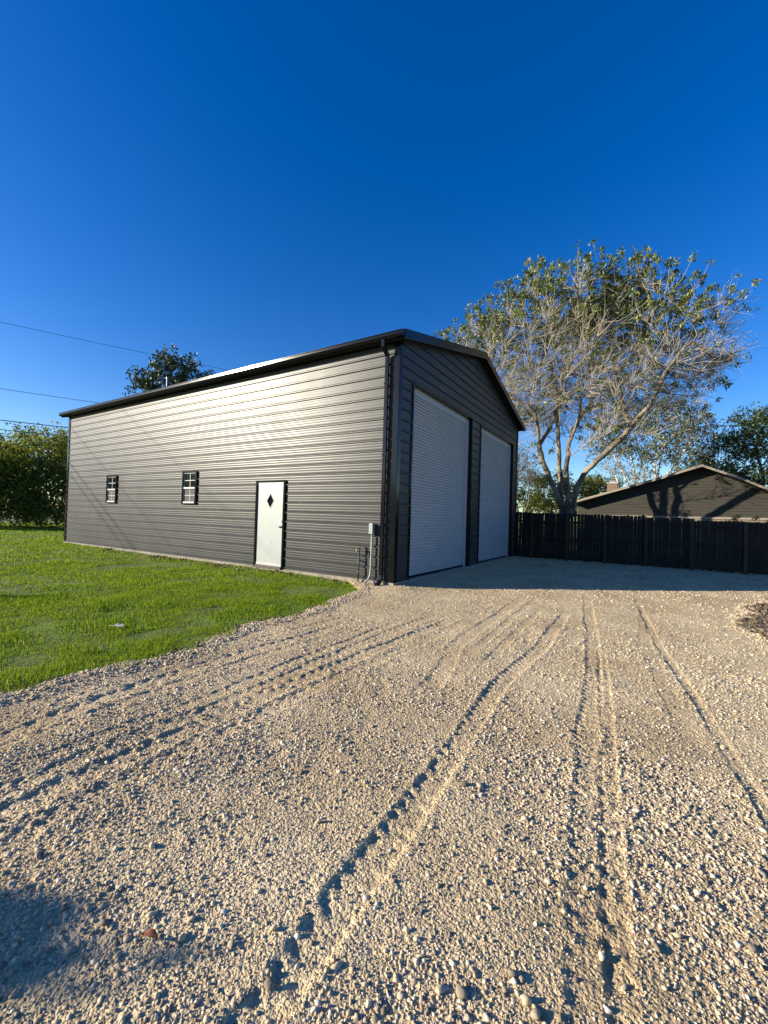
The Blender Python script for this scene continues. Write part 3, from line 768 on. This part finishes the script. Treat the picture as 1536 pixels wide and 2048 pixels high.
def radii(pos, par, r0, R):
    n = len(pos); kids = np.zeros(n)
    tips = np.ones(n, bool); tips[par[par >= 0]] = False
    cnt = tips.astype(float)
    for i in range(n-1, 0, -1): cnt[par[i]] += cnt[i]
    e = math.log(cnt[0])/math.log(R/r0)
    r = r0*cnt**(1/e); return r, tips, cnt
def tubes(pos, par, r, lo, hi, sides):
    """tapered tubes for the edges whose child radius lies in [lo,hi)"""
    n = len(pos)
    main = np.full(n, -1); best = np.zeros(n)
    for i in range(1, n):
        p = par[i]
        if p >= 0 and r[i] > best[p]: best[p] = r[i]; main[p] = i
    T = np.zeros((n, 3)); has = par >= 0
    T[has] = pos[has]-pos[par[has]]; T /= np.linalg.norm(T, axis=1, keepdims=True)+1e-9
    T[0] = (0,0,1); Tn = T.copy(); mm = main >= 0; Tn[mm] += T[main[mm]]; Tn /= np.linalg.norm(Tn, axis=1, keepdims=True)+1e-9
    ref = np.array([.31,.93,.2])
    def ring(c, t, rr):
        u = ref-t*(t@ref)[:, None]; u /= np.linalg.norm(u, axis=1, keepdims=True)+1e-9; w = np.cross(t, u)
        a = np.arange(sides)*2*np.pi/sides
        return c[:, None]+rr[:, None, None]*(np.cos(a)[None, :, None]*u[:, None]+np.sin(a)[None, :, None]*w[:, None])
    E_ = np.where(has & (r >= lo) & (r < hi))[0]
    if not len(E_): return np.zeros((0,3)), np.zeros((0,4), int)
    P_ = par[E_]; cont = main[P_] == E_
    tp = np.where(cont[:, None], Tn[P_], T[E_]); rp = np.where(cont, np.minimum(r[P_], r[E_]*1.35), r[E_]*1.12)
    A = ring(pos[P_], tp, rp); B = ring(pos[E_], Tn[E_], r[E_])
    V = np.concatenate([A, B], 1).reshape(-1, 3); k = np.arange(sides); k2 = (k+1) % sides
    q = np.stack([k, k2, k2+sides, k+sides], 1)
    F = (q[None]+(np.arange(len(E_))*2*sides)[:, None, None]).reshape(-1, 4)
    return V, F
def leaves(P, Dn, size, rng, wr=.42, fold=.25):
    """one two-faced leaf per point, along direction Dn"""
    n = len(P); Dn = Dn/np.linalg.norm(Dn, axis=1, keepdims=True)
    s = rng.normal(size=(n, 3)); s -= Dn*(s*Dn).sum(1, keepdims=True); s /= np.linalg.norm(s, axis=1, keepdims=True); nn = np.cross(Dn, s)
    L1 = size[:, None]; a = P; b = P+Dn*L1*.5+s*L1*wr*.5+nn*L1*fold*.2; c = P+Dn*L1; d = P+Dn*L1*.5-s*L1*wr*.5+nn*L1*fold*.2
    V = np.stack([a, b, c, d], 1).reshape(-1, 3); i = (np.arange(n)*4)[:, None]
    return V, np.concatenate([i, i+1, i+2, i+3], 1)
def twigs(P, Dn, ln, r, rng):
    """thin tapered three-sided twigs with a slight bend"""
    n = len(P); Dn = Dn/np.linalg.norm(Dn, axis=1, keepdims=True)
    mid = P+Dn*ln[:, None]*.5+rng.normal(0, .05, (n, 3))*ln[:, None]; end = P+Dn*ln[:, None]+rng.normal(0, .06, (n, 3))*ln[:, None]
    s = rng.normal(size=(n, 3)); s -= Dn*(s*Dn).sum(1, keepdims=True); s /= np.linalg.norm(s, axis=1, keepdims=True); w = np.cross(Dn, s)
    rings = []
    for c, rr in ((P, r), (mid, r*.8), (end, r*.45)):
        rings.append(np.stack([c+rr[:, None]*(math.cos(q)*s+math.sin(q)*w) for q in (0, 2.094, 4.189)], 1))
    V = np.concatenate(rings, 1).reshape(-1, 3)
    q = np.array([[0,1,4,3],[1,2,5,4],[2,0,3,5],[3,4,7,6],[4,5,8,7],[5,3,6,8]])
    return V, (q[None]+(np.arange(n)*9)[:, None, None]).reshape(-1, 4), end
def lobes(rng, n, L):
    """points inside a union of ellipsoids (cx,cy,cz,rx,ry,rz), denser near their skins"""
    vol = np.array([l[3]*l[4]*l[5] for l in L]); k = rng.choice(len(L), n, p=vol/vol.sum()); L = np.array(L)
    d = rng.normal(size=(n, 3)); d /= np.linalg.norm(d, axis=1, keepdims=True); u = rng.uniform(.15, 1, n)**(1/2.2)
    return L[k, :3]+d*u[:, None]*L[k, 3:]

M['leaf_main'] = ramp_mat('magnolia_leaf', [(0,(.03,.058,.014)),(.4,(.09,.13,.022)),(.75,(.18,.22,.03)),(.95,(.27,.27,.06)),(1,(.24,.18,.08))], rough=.42, transl=.18, spec=.5)
M['leaf_dark'] = ramp_mat('evergreen_leaf', [(0,(.018,.038,.014)),(.5,(.04,.07,.02)),(.85,(.075,.11,.03)),(1,(.13,.15,.05))], rough=.5, transl=.15, spec=.4)
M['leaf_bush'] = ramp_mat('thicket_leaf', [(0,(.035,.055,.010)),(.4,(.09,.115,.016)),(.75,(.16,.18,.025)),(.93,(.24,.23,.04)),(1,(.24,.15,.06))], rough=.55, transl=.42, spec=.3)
M['leaf_thicket'] = ramp_mat('brightened_thicket_leaf', [(0,(.06,.09,.012)),(.4,(.15,.19,.02)),(.75,(.26,.29,.035)),(.93,(.36,.35,.06)),(1,(.30,.19,.08))], rough=.6, transl=.5, spec=.2)  # thicket leaf colours lightened to make up for the backlit trees' dark side
M['leaf_grey'] = ramp_mat('grey_green_leaf', [(0,(.04,.055,.03)),(.5,(.08,.10,.05)),(.85,(.14,.15,.075)),(1,(.22,.19,.12))], rough=.5, transl=.15, spec=.4)

def tree(name, base, label, cat, seeds, att, R, r0, leafmat, barkmat, lsize, nleaf, seed, step=.3, kill=.45, infl=3., group=None,
         twig_n=0, twig_len=(.4,.9), twig_bias=(0,0,.4), rosette=5, leaf_keep=None, crown_name='crown', twig_r=.006, wr=.42, iters=80, sides=7, jitter=.12, leafspread=.12):
    rng = np.random.default_rng(seed)
    pos, par = grow(seeds, att, step, kill, infl, iters, rng, jitter=jitter)
    r, tips, cnt = radii(pos, par, r0, R)
    root = empty(name, base, label, cat, group)
    V, F = tubes(pos, par, r, .03, 9, sides); V2, F2 = tubes(pos, par, r, 0, .03, 4)
    reparent(mesh_np('trunk', np.concatenate([V, V2]), np.concatenate([F, F2+len(V)]), barkmat, smooth=True), root)
    cand = np.where(cnt <= 3)[0]; cand = cand[cand > 0]
    ends = pos[tips]; dirs = (pos-pos[par])[tips]
    if twig_n:
        k = rng.choice(cand, twig_n); d = pos[k]-pos[par[k]]; d /= np.linalg.norm(d, axis=1, keepdims=True)+1e-9
        d = d*.5+rng.normal(0, .55, (twig_n, 3))+np.array(twig_bias); d /= np.linalg.norm(d, axis=1, keepdims=True)
        ln = rng.uniform(*twig_len, twig_n)
        Vt, Ft, te = twigs(pos[k], d, ln, np.full(twig_n, twig_r), rng)
        reparent(mesh_np('twigs', Vt, Ft, M['twig'] if barkmat is not M['bark_dark'] else barkmat), root)
        ends = np.concatenate([ends, te]); dirs = np.concatenate([dirs, d])
    dirs = dirs/(np.linalg.norm(dirs, axis=1, keepdims=True)+1e-9)
    if leaf_keep is not None:
        pk = leaf_keep(ends, rng); ends, dirs = ends[pk], dirs[pk]
    m = max(1, nleaf//rosette); k = rng.integers(0, len(ends), m)
    k = np.repeat(k, rosette); n = len(k)
    cl = np.repeat(rng.normal(0, leafspread, (m, 3)), rosette, 0)
    Dn = dirs[k]*.7+rng.normal(0, .65, (n, 3))+np.array([0,0,.25])
    P = ends[k]+cl+rng.normal(0, lsize*.35, (n, 3))
    Vl, Fl = leaves(P, Dn, lsize*rng.uniform(.6, 1.25, n), rng, wr)
    reparent(mesh_np(crown_name, Vl, Fl, leafmat), root)
    return root, pos

# main tree ------------------------------------------------------
S = [
 [(1.12,12.5,-.2),(1.10,12.5,.99),(1.03,12.5,1.86),(.85,12.4,2.5),(.56,12.3,3.15),(.23,12.1,4.02),(.11,12.0,4.67),(.09,11.8,5.29),(-.01,11.6,6.01),(-.26,11.3,6.33),(-.82,11.0,6.56),(-1.61,10.7,7.17)],
 [(.13,12.0,4.62),(.49,12.3,5.46),(.68,12.5,6.26),(.82,12.8,7.2),(.84,13.2,8.68),(.59,13.5,10.22)],
 [(.14,12.1,4.13),(-.41,11.7,4.43),(-.75,11.3,4.72),(-1.29,10.9,5.23)],
 [(.28,12.2,3.7),(-.18,11.7,3.81),(-.55,11.2,3.93),(-1.15,10.5,4.29)],
 [(1.08,12.5,1.6),(.90,12.8,2.97),(.78,13.0,4.11),(.62,13.3,5.54),(.57,13.7,7.02),(.16,14.3,8.68),(-.43,14.7,10.41)],
 [(1.10,12.5,1.3),(1.27,12.45,2.0),(1.24,12.5,2.62),(1.18,12.5,3.38),(1.19,12.5,4.46),(1.34,12.7,5.35),(1.79,12.9,6.23),(2.2,13.0,6.9),(2.92,13.3,7.59),(2.78,13.5,8.55),(2.74,13.7,9.73),(2.98,13.9,10.98)],
 [(1.19,12.5,4.5),(1.54,12.2,5.45),(1.74,11.9,5.89),(1.79,11.6,6.33),(1.58,11.4,6.57),(1.16,11.1,6.69),(.7,10.8,6.36),(.01,10.5,6.72)],
 [(2.2,13.0,6.9),(2.18,12.7,7.37),(1.64,12.3,7.55),(1.11,11.9,7.66)],
 [(1.2,12.5,4.07),(1.84,12.0,4.45),(2.51,11.6,4.8),(3.14,11.1,5.18)],
 [(1.10,12.5,1.2),(1.40,12.4,1.75),(1.50,12.35,2.1),(1.62,12.3,2.71),(1.9,12.2,3.37),(2.58,12.1,4.07),(3.33,12.0,4.81),(3.66,12.0,5.32),(4.17,11.9,5.92),(4.45,11.8,6.58),(4.65,11.7,7.09),(5.13,11.5,7.72),(5.76,11.3,8.23)],
 [(3.52,12.0,5.19),(3.29,12.4,5.94),(3.11,12.8,6.89),(3.01,13.1,7.62),(3.6,13.5,8.72),(3.93,14.0,10.14)],
 [(3.44,12.0,4.88),(3.95,11.6,4.8),(4.35,11.2,4.62)],
]
POLY = np.array([(1.1,8.05)])+np.array([(1.03,.80)])*(np.array([(-4.86,10.0),(-3.67,10.9),(-2.32,11.7),(-1.26,12.0),(.28,12.4),(1.3,12.55),(2.64,12.45),(4.07,11.6),(4.74,10.8),(5.69,10.3),(6.29,9.72),(6.9,9.3),(6.9,8.3),(6.33,7.3),(5.75,6.1),(4.98,5.4),(3.66,5.6),(2.41,5.3),(.44,5.0),(-1.12,5.6),(-2.08,6.9),(-3.36,8.4)])-np.array([(1.2,8.6)]))
def inpoly(x, z, P):
    c = np.zeros(len(x), bool); j = len(P)-1
    for i in range(len(P)):
        m = ((P[i,1] > z) != (P[j,1] > z)) & (x < (P[j,0]-P[i,0])*(z-P[i,1])/(P[j,1]-P[i,1]+1e-12)+P[i,0]); c ^= m; j = i
    return c
rg = np.random.default_rng(21)
x = rg.uniform(-5, 7, 15000); z = rg.uniform(5.0, 12.7, 15000); k = inpoly(x, z, POLY); x, z = x[k], z[k]
rr = np.sqrt(np.clip(((x-1.2)/6.2)**2+((z-8.7)/3.5)**2, 0, 1)); th = 3.5*np.sqrt(np.clip(1.02-rr**2, .06, 1))
y = 13.1+rg.uniform(-1, 1, len(x))*th
# perspective: nearer parts of the crown drawn in a little so the outline keeps its shape
ATT = np.stack([x, y, z], -1)[:4300]
ATT = ATT[(fbm(ATT[:,0]+3*ATT[:,1], ATT[:,2], .45, 2, 5) > -.17)]
def keep_main(E, rng):
    h = (E[:,2]-(8.6-.0*E[:,0]))/3.2+.45*fbm(E[:,0]+ .7*E[:,1], E[:,2], .55, 2, 9)+.25*(np.hypot((E[:,0]-1)/6, (E[:,2]-8.9)/4)-.6)
    return rng.uniform(size=len(E)) < np.clip(.10+h*1.1, .08, 1)
main_tree, mp = tree('magnolia_tree', (1.12,12.5,GZ), 'tall spreading half-bare tree with pale limbs behind the fence', 'tree', S, ATT, .22, .0072, M['leaf_main'], M['bark'],
     .115, 70000, 11, step=.24, kill=.42, infl=2.6, twig_n=9500, twig_len=(.4,1.15), twig_bias=(.25,-.1,.45), rosette=6, leaf_keep=keep_main, twig_r=.0085, wr=.45, iters=90, sides=10, leafspread=.05)

def simple_tree(name, base, label, L, natt, R, leafmat, bark, lsize, nleaf, seed, cat='tree', trunks=1, group=None, twig=0, step=.5, kill=.8, lean=.0, r0=.012, infl=5., rosette=5, leafspread=.3, wr=.5, fork=None):
    rng = np.random.default_rng(seed); b = np.array(base, float)
    L = np.array(L, float); att = lobes(rng, natt, L); seeds = []
    top = L[:, 2].min()-L[:, 5].max()*.3
    ctr = L[:, :3].mean(0)
    if fork is None: fork = max(.6, (ctr[2]-b[2])*.3)
    f = b+np.array([0, 0, fork]); seeds.append([b, b+(f-b)*.5+rng.normal(0, .08, 3)*[1,1,0], f])
    for l in L:
        c = l[:3]; mid = f+(c-f)*.5+rng.normal(0, min(.25, l[5]*.25), 3)
        seeds.append([f, mid, c-np.array([0,0,l[5]*.2])])
    for k in range(trunks-1):
        l = L[k % len(L)]; o_ = b+rng.normal(0, min(.35, ctr[2]*.12), 3)*[1,1,0]
        seeds.append([b+np.array([0,0,.05]), o_*.6+f*.4+rng.normal(0,min(.2, ctr[2]*.06),3)*[1,1,0], l[:3]+rng.normal(0, min(.8, l[5]*.3), 3)])
    return tree(name, base, label, cat, seeds, att, R, r0, leafmat, bark, lsize, nleaf, seed, step=step, kill=kill, infl=infl, group=group, twig_n=twig, rosette=rosette, iters=50, sides=6, leafspread=leafspread, wr=wr, twig_len=(.4,1.1), twig_r=.01)

G = 'trees beyond the fence and shed'
simple_tree('pale_barked_tree', (4.4,34,GZ), 'pale-trunked tree with thin airy crown behind the house roof', [(1.2,34,8.4,1.7,2,1.7),(3.0,34.5,10.0,2.0,2,1.5),(5.4,34,10.0,2.0,2,1.5),(7.0,33.5,8.3,1.5,2,1.6),(4.2,34,7.4,2.2,2,1.6),(6.2,34,6.6,1.8,1.6,1.3)],
    750, .30, M['leaf_grey'], M['bark_white'], .20, 15000, 31, trunks=4, group=G, twig=1200, fork=2.0, leafspread=.25)
simple_tree('evergreen_tree', (12.2,38,GZ), 'dense dark evergreen tree right of the house roof peak', [(9.6,38,6.8,1.9,2.2,2.0),(11.6,38,8.6,2.2,2.5,2.3),(13.8,38,8.0,2.4,2.5,2.6),(10.6,37.5,4.8,2.6,2.2,1.8),(13.6,37,5,2.8,2.2,2.4),(16,38,7,2.5,2.5,3)],
    800, .4, M['leaf_dark'], M['bark_dark'], .22, 32000, 32, group=G, twig=500, leafspread=.3)
simple_tree('evergreen_tree', (8.6,44,GZ), 'low dark evergreen tree directly behind the house roof peak', [(7.4,44,5.4,1.8,2,1.9),(9.3,44,6.3,1.9,2,1.8),(10.9,44,5.2,2,2,2)],
    350, .3, M['leaf_dark'], M['bark_dark'], .22, 9000, 33, group=G)
simple_tree('evergreen_tree', (.6,33,GZ), 'small green tree just left of the brick chimney', [(-.1,33,4.0,1.2,1.5,1.5),(1.2,33,4.2,1.2,1.5,1.3),(.5,33,3,1.6,1.5,1.2)],
    260, .16, M['leaf_bush'], M['bark_dark'], .18, 6500, 34, group=G)
simple_tree('bare_tree', (3.2,31,GZ), 'thin leaning bare tree right of the brick chimney', [(3.4,31,4.6,1.2,1,1.0),(2.0,31,5.4,1.2,1,.9)],
    160, .14, M['leaf_grey'], M['bark_white'], .14, 1200, 35, group=G, twig=300)
simple_tree('evergreen_tree', (-2.6,30,GZ), 'green round tree seen between the shed edge and big trunk', [(-3.2,30,4.2,1.2,1.5,1.2),(-2.0,30,4.4,1.1,1.5,1.1),(-2.6,30,2.8,1.7,1.5,1.3)],
    300, .18, M['leaf_bush'], M['bark_dark'], .17, 8000, 36, group=G)
simple_tree('bare_tree', (-4.4,27,GZ), 'dark thin bare tree right beside the shed edge', [(-4.6,27,5.6,1.1,1,1.3),(-3.7,27,4.6,.8,1,1.2),(-5.4,27,4.0,.9,1,1.2)],
    300, .15, M['leaf_grey'], M['bark_dark'], .12, 1800, 37, group=G, twig=900, step=.35, kill=.5)
simple_tree('evergreen_tree', (-1.0,40,GZ), 'far low green tree behind the big trunk', [(-3,40,3.6,2.2,2,1.8),(-.2,40,3.9,2.2,2,1.9),(2.6,40,3.5,2,2,1.6)],
    300, .2, M['leaf_dark'], M['bark_dark'], .24, 8500, 38, group=G)
simple_tree('evergreen_tree', (-9.0,36,GZ), 'green tree mostly hidden behind the shed gable', [(-8,36,4,2.2,2,2),(-6.2,36,3.2,1.6,2,1.6)],
    200, .2, M['leaf_dark'], M['bark_dark'], .24, 4500, 39, group=G)
# the tree looking over the shed roof
simple_tree('leafy_tree', (-21.9,8.0,GZ), 'dark leafy tree rising above the far end of the shed roof', [(-22.35,7.2,8.9,.85,.8,.8),(-22.1,7.7,9.5,.7,.8,.6),(-21.85,8.1,10.0,.9,1,.8),(-21.2,9.2,9.8,.9,.9,.75),(-22.2,7.6,8.2,.9,1.0,1.0),(-21.6,8.5,8.6,1.3,1.3,1.2)],
    620, .3, M['leaf_dark'], M['bark_dark'], .19, 10500, 40, group=G, leafspread=.16, twig=250, step=.35, kill=.55)
# thicket at the left edge
TG = 'trees of the thicket beyond the lawn'
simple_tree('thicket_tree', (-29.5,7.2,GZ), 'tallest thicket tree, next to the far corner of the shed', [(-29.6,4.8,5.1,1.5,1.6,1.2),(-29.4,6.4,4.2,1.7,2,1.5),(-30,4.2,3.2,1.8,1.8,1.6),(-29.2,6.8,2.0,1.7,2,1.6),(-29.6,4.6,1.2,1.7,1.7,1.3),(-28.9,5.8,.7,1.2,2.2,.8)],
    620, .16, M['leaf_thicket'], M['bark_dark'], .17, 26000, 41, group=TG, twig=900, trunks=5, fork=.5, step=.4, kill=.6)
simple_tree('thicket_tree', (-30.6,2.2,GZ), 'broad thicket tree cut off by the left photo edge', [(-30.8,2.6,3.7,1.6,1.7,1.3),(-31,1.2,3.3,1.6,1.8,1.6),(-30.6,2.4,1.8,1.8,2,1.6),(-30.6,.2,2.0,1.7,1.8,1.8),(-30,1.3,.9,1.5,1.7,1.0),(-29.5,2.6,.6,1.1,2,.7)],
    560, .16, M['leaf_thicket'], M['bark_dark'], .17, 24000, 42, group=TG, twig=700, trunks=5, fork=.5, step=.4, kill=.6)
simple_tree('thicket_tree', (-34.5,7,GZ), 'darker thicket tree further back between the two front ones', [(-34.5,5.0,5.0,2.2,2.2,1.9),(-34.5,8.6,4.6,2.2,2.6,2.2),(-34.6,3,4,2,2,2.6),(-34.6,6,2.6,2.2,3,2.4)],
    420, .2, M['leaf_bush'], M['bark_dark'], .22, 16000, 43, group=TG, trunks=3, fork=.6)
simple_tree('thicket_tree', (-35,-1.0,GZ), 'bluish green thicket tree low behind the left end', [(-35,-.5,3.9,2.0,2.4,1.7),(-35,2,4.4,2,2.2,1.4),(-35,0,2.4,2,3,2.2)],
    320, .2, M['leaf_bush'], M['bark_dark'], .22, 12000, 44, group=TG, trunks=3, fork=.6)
simple_tree('garden_shrub', (6.95,11.0,GZ), 'sunlit yellow-green shrub showing over the fence top', [(6.6,11.0,1.35,.42,.4,.42),(7.15,11.0,1.25,.45,.4,.42),(6.9,11,.7,.6,.5,.6)],
    160, .035, M['leaf_bush'], M['bark_dark'], .07, 3200, 45, cat='shrub', trunks=3, step=.12, kill=.2, r0=.004, infl=1.2, leafspread=.06, fork=.2)
simple_tree('shadow_shrub', (-1.83,-10.14,GZ), 'unseen stand-in shrub left of the camera, added to cast a shadow', [(-1.83,-10.14,.86,.68,.66,.68),(-1.83,-10.16,.45,.75,.62,.5)],
    260, .05, M['leaf_bush'], M['bark_dark'], .08, 26000, 46, cat='shrub', trunks=4, step=.15, kill=.22, r0=.004, infl=1.4, leafspread=.06, fork=.25)  # stand-in for an unknown shadow caster; the shrub form is invented

# unseen woods added on the sunny side to darken reflections in wall and panes
rw = np.random.default_rng(61); nc = 900; t_ = rw.uniform(0, 1, nc)
cxw = -62+rw.uniform(-6, 6, nc)+t_*75; cyw = -12-t_*75+rw.uniform(-6, 6, nc); hh_ = 5.5+2.2*fbm(t_*12, t_*0, 1, 3, 4)
czw = rw.uniform(.1, 1, nc)*hh_
kk = np.repeat(np.arange(nc), 26); Pw = np.stack([cxw, cyw, czw], -1)[kk]+rw.normal(0, .75, (len(kk), 3)); Pw[:,2] = np.abs(Pw[:,2])
Vw, Fw = leaves(Pw, rw.normal(size=(len(kk), 3)), rw.uniform(.5, .9, len(kk)), rw, .8)
tag(mesh_np('reflection_woods', Vw, Fw, M['leaf_dark']), 'unseen dark woods added to dim the reflections in wall and panes', 'woods', kind='stuff')

# ------------------------------------------------------------------ power lines
def pole(loc, label):
    e = empty('utility_pole', loc, label, 'utility pole', 'utility poles'); x, y, z = loc
    reparent(MB().tube([(x,y,z-.3),(x,y,9.2)], [.16,.11], 12).build('shaft', M['pole'], smooth=True), e)
    reparent(MB().box(x-.7, x+.7, y-.06, y+.06, 8.72, 8.84).build('crossarm', M['pole']), e)
    for dx in (-.55, 0, .55): reparent(MB().tube([(x+dx,y,8.84),(x+dx,y,8.98)], [.045,.03], 8).build('insulator', M['ceramic']), e)
PA = (-26.6,-24.0,GZ); PB = (-9.3,18.2,GZ)
pole(PA, 'wooden utility pole left of the lawn, outside the photo'); pole(PB, 'wooden utility pole hidden behind the shed')
PAv, PBv = np.array(PA), np.array(PB)
for nm, zA, zB, dx, sag, r_, lab in (('power_line', 8.95, 9.0, 0, .55, .008, 'highest thin wire running to the leafy tree over the shed'),
     ('power_line', 6.6, 6.55, 0.1, .75, .009, 'middle wire meeting the far end of the shed roof'),
     ('telephone_cable', 5.35, 5.5, -.1, .80, .016, 'thick black cable crossing just above the thicket'),
     ('telephone_cable', 4.98, 5.1, -.12, .78, .014, 'lowest cable passing in front of the thicket tops')):
    ts = np.linspace(0, 1, 41); pts = [(PAv[0]+(PBv[0]-PAv[0])*t+dx, PAv[1]+(PBv[1]-PAv[1])*t, zA+(zB-zA)*t-sag*4*t*(1-t)) for t in ts]
    o = MB().tube(pts, r_, 6).build(nm, M['wire'], smooth=True); tag(o, lab, 'overhead wire', 'overhead wires')

# ------------------------------------------------------------------ small litter
def leaf_litter(x, y, rot, s, z):
    g = 7; V = []; F = []
    for i in range(g):
        t = i/(g-1); w = .42*math.sin(math.pi*min(1, t*1.02))**.8*s*.5+.0008
        for k in (-1, 0, 1): V.append((x+math.cos(rot)*(t-.5)*s-math.sin(rot)*k*w, y+math.sin(rot)*(t-.5)*s+math.cos(rot)*k*w, z+.010*abs(k)+.012*math.sin(3*t)))
    for i in range(g-1):
        for k in (0, 1): a = i*3+k; F.append((a, a+1, a+4, a+3))
    o = mesh_np('fallen_leaf', V, F, M['bwin'], smooth=True); m = o.modifiers.new('thick', 'SOLIDIFY'); m.thickness = .0012; return o
o = leaf_litter(2.81, -6.2, .4, .06, float(gz(np.array([2.81]), np.array([-6.2]))[0])+.012); tag(o, 'curled reddish brown dead leaf on the gravel near the bottom left', 'leaf')
x0_, y0_ = -1.08, -4.45; z_ = float(lz(np.array([x0_]), np.array([y0_]))[0])+.03
rg2 = np.random.default_rng(5); V = []
for j in range(4):
    for i in range(5): V.append((x0_+(i-2)*.035+rg2.normal(0,.004), y0_+(j-1.5)*.028+rg2.normal(0,.004), z_+rg2.normal(0,.010)))
F = [(j*5+i, j*5+i+1, j*5+i+6, j*5+i+5) for j in range(3) for i in range(4)]
o = mesh_np('paper_scrap', V, F, M['white']); m = o.modifiers.new('thick', 'SOLIDIFY'); m.thickness = .002
tag(o, 'crumpled white scrap lying on the lawn', 'litter')

# ------------------------------------------------------------------ camera, light, sky
cam = bpy.data.cameras.new('camera'); co = bpy.data.objects.new('camera', cam); C.objects.link(co); sc.camera = co
y_, p_, r_ = rad(32.077), rad(.784), rad(-1.772)
Fv = np.array([-math.sin(y_)*math.cos(p_), math.cos(y_)*math.cos(p_), math.sin(p_)]); Rv = np.cross(Fv, [0,0,1]); Rv /= np.linalg.norm(Rv); Uv = np.cross(Rv, Fv)
R2 = Rv*math.cos(r_)-Uv*math.sin(r_); U2 = Uv*math.cos(r_)+Rv*math.sin(r_)
co.matrix_world = Matrix(((R2[0],U2[0],-Fv[0],CAM[0]),(R2[1],U2[1],-Fv[1],CAM[1]),(R2[2],U2[2],-Fv[2],CAM[2]),(0,0,0,1)))
cam.sensor_fit = 'VERTICAL'; cam.sensor_height = 36; cam.lens = 835.36/2048*36; cam.clip_start = .05; cam.clip_end = 3000

sv = Vector((SUN[0]*math.cos(ELEV), SUN[1]*math.cos(ELEV), math.sin(ELEV)))
sl = bpy.data.lights.new('sun', 'SUN'); so = bpy.data.objects.new('sun', sl); C.objects.link(so)
sl.energy = 5; sl.angle = rad(.53); sl.color = (1,.90,.72); so.rotation_euler = (-sv).to_track_quat('-Z', 'Y').to_euler(); so.location = (-20,-20,20)
w = bpy.data.worlds.new('World'); sc.world = w; w.use_nodes = True; N = w.node_tree.nodes; Lk = w.node_tree.links
bg = N['Background']; st = N.new('ShaderNodeTexSky'); st.sky_type = 'NISHITA'; st.sun_disc = False; st.sun_elevation = ELEV
st.sun_rotation = math.atan2(SUN[0], SUN[1]); st.air_density = 1.0; st.dust_density = .3; st.ozone_density = 3.0; st.altitude = 0
hs = N.new('ShaderNodeHueSaturation'); hs.inputs['Saturation'].default_value = 1.38; hs.inputs['Hue'].default_value = .518; hs.inputs['Value'].default_value = 1.22
Lk.new(st.outputs[0], hs.inputs['Color']); Lk.new(hs.outputs[0], bg.inputs[0]); bg.inputs[1].default_value = .082
sc.view_settings.view_transform = 'Standard'; sc.view_settings.look = 'None'; sc.view_settings.exposure = 1.0; sc.view_settings.gamma = 1
sc.cycles.max_bounces = 6; sc.cycles.transparent_max_bounces = 12
try: sc.cycles.use_denoising = True
except Exception: pass
